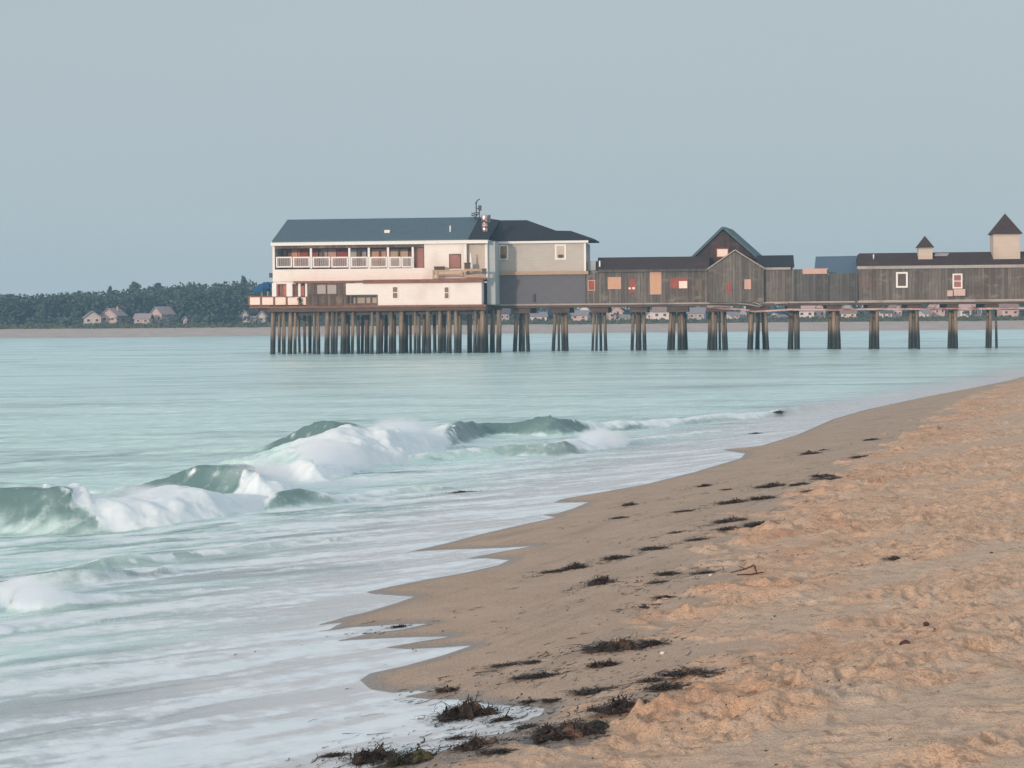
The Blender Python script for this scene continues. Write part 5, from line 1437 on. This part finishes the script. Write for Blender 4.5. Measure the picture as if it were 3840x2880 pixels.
weed(2076, 2635, 54, 18, 'little black seaweed scrap right of the swash tip')
weed(1990, 2638, 40, 9, 'thin dark scrap between the swash tip and the little black scrap')
weed(1494, 2348, 32, 18, 'small dark scrap stranded on a white swash tongue')
weed(1400, 2815, 180, 125, 'large black seaweed mass at the bottom of the picture, left part', dens=1.3)
weed(1560, 2832, 200, 105, 'greenish black seaweed mass at the bottom of the picture, right part', 'weed_green', dens=1.2)
weed(1817, 2810, 200, 90, 'knobbly black and red seaweed bank right of the bottom mass', 'weed_red', dens=1.2)
weed(1258, 2827, 64, 26, 'small black seaweed lump in shallow water left of the bottom mass')
weed(1722, 2764, 50, 15, 'small dark scrap in the wash above the knobbly bank')
weed(1886, 2866, 120, 22, 'dark seaweed strip at the lower frame edge beside the sand mound')
weed(2925, 2650, 70, 24, 'dark two-humped seaweed scrap alone on the dry sand low in the picture')
weed(3357, 2115, 54, 22, 'dark seaweed lump on dry sand at the right, above the dark stone')
weed(2812, 1558, 10, 4, 'tiny speck of seaweed at the waterline far up the beach') if False else None
weed(1717, 1841, 110, 18, 'brownish seaweed patch awash in the shallow water behind the wave', 'weed_red')
weed(2917, 1556, 44, 12, 'dark seaweed lump in the far shallows below the right piles')
weed(2837, 1623, 30, 11, 'small dark seaweed scrap on the far white swash')

# scattered crumbs of weed, too many to count
sc_mb = MB()
random.seed(5)
for k in range(3400):
    if k % 3:
        bx, by = WEED[random.randrange(len(WEED))]
        q_ = random.gauss(0, .8); y = by + q_ * .75 + random.gauss(0, .18); x = bx + q_ * .8 + random.gauss(0, .12)
    else:
        y = random.uniform(17, 75) ; x = float(np.interp(y, _yy, _xx)) + (float(np.interp(y, _dy, _dt)) + random.gauss(-.5, 1.6)) / .933
    if y < 16: continue
    z = beach_z(x, y)
    ln_ = random.uniform(.03, .12) if random.random() < .7 else random.uniform(.15, .4)
    ribbon(sc_mb, (x, y, 0), random.gauss(.5, .35), ln_, random.uniform(.008, .024), z + .006, z + .014, .25)
tag(sc_mb.build('seaweed_crumbs', MATS['weed']), 'scattered crumbs of dark seaweed strewn over the sand', 'seaweed', kind='stuff')

# stick, shell, stones
wood('driftwood', (0.05, 0.035, 0.028), (0.11, 0.075, 0.055), (3, 3, 3), .85)
p = on_beach(2817, 2185); z = beach_z(p.x, p.y); sc_ = p.y / FPX
w = MB()
w.tube([(-.42, .10, .05), (-.12, .02, .12), (.06, 0, .19), (.10, -.01, .15)], [.010, .014, .016, .012], 7)
w.tube([(.06, 0, .19), (.10, -.02, .09), (.13, -.04, .0)], [.015, .016, .012], 7)
w.tube([(-.3, .0, .02), (.0, -.02, .03), (.26, .05, .06)], [.012, .016, .010], 7)
w.tube([(-.12, .02, .12), (-.2, .05, .15), (-.26, .04, .17)], [.010, .008, .005], 6)
o = w.build('driftwood_stick', MATS['driftwood']); o.location = (p.x, p.y, z); o.scale = (.72, .72, .85)
tag(o, 'bent forked stick sticking up at the edge of the dry sand', 'stick')
m, t, b = mat_new('shell', .5, .4)
t.links.new(rampn(t, noise(t, mapped(t, (20, 60, 20)), 1.0, 3), [(.4, (.62, .20, .08)), (.6, (.80, .62, .50))]), b.inputs['Base Color']); MATS['shell'] = m
p = on_beach(2394, 2196); z = beach_z(p.x, p.y)
w = MB(); vs = [(0, -.03, .01)]; n_ = 13
for j in range(n_):
    a = math.pi * (j / (n_ - 1)) ; k_ = 1 + .07 * (j % 2)
    vs.append((.07 * k_ * math.cos(a), -.03 + .075 * k_ * math.sin(a), .008))
for j in range(n_):
    a = math.pi * (j / (n_ - 1)); vs.append((.04 * math.cos(a), -.03 + .042 * math.sin(a), .045 - .012 * (j % 2)))
fs = [(0, 1 + n_ + j, 2 + n_ + j) for j in range(n_ - 1)] + [(1 + j, 2 + j, 2 + n_ + j, 1 + n_ + j) for j in range(n_ - 1)]
w.add(vs, fs, True); o = w.build('seashell', MATS['shell']); o.location = (p.x, p.y, z); o.rotation_euler = (0, 0, .4)
tag(o, 'small orange and white seashell between two black seaweed clumps', 'shell')
wood('stone_dark', (0.05, 0.028, 0.022), (0.10, 0.055, 0.042), (9, 9, 9), .7)
wood('stone_pale', (0.62, 0.54, 0.48), (0.75, 0.68, 0.62), (9, 9, 9), .7)
def pebble(px, py, wpx, mt, label, group=None):
    p = on_beach(px, py); z = beach_z(p.x, p.y); r = wpx * p.y / FPX / 2
    w = MB(); vs = []; ns, nr = 12, 7; sd_ = px
    for i in range(nr):
        th = math.pi * i / (nr - 1)
        for j in range(ns):
            a = 2 * math.pi * j / ns; k_ = 1 + .10 * math.sin(2 * a + sd_) + .06 * math.sin(3 * a + th * 2 + sd_)
            vs.append((r * k_ * math.sin(th) * math.cos(a), r * .85 * k_ * math.sin(th) * math.sin(a), r * .68 * math.cos(th) * k_))
    fs = [(i * ns + j, (i + 1) * ns + j, (i + 1) * ns + (j + 1) % ns, i * ns + (j + 1) % ns) for i in range(nr - 1) for j in range(ns)]
    w.add(vs, fs, True); o = w.build('pebble', MATS[mt]); o.location = (p.x, p.y, z + r * .4)
    tag(o, label, 'pebble', group)
pebble(3394, 2466, 40, 'stone_dark', 'rounded dark brown stone alone on the dry sand at right')
pebble(3473, 2358, 26, 'stone_dark', 'smaller brown stone up and right of the rounded dark stone')
pebble(3718, 2102, 14, 'stone_dark', 'tiny dark brown stone nearest the right frame edge')
pebble(2664, 2173, 14, 'stone_pale', 'tiny white pebble left of the bent stick')
pebble(2484, 2470, 18, 'stone_pale', 'tiny white pebble on wet sand right of the largest seaweed bank')
pebble(2534, 2562, 14, 'stone_pale', 'tiny white pebble lying in the brown seaweed mat')
# ------------------------------------------------------------------ sea air
hz = MB().box(-1700, 2000, -30, 660, -2.8, 24)
m = bpy.data.materials.new('sea_air'); m.use_nodes = True
t = m.node_tree; t.nodes.clear()
vo = t.nodes.new('ShaderNodeVolumePrincipled'); mo = t.nodes.new('ShaderNodeOutputMaterial')
vo.inputs['Color'].default_value = (0.42, 0.72, 0.98, 1); vo.inputs['Density'].default_value = 0.0004; vo.inputs['Anisotropy'].default_value = 0.0
t.links.new(vo.outputs[0], mo.inputs['Volume'])
o = hz.build('haze', m)
tag(o, 'thin pale sea haze lying over the bay and far shore', 'haze', kind='stuff')
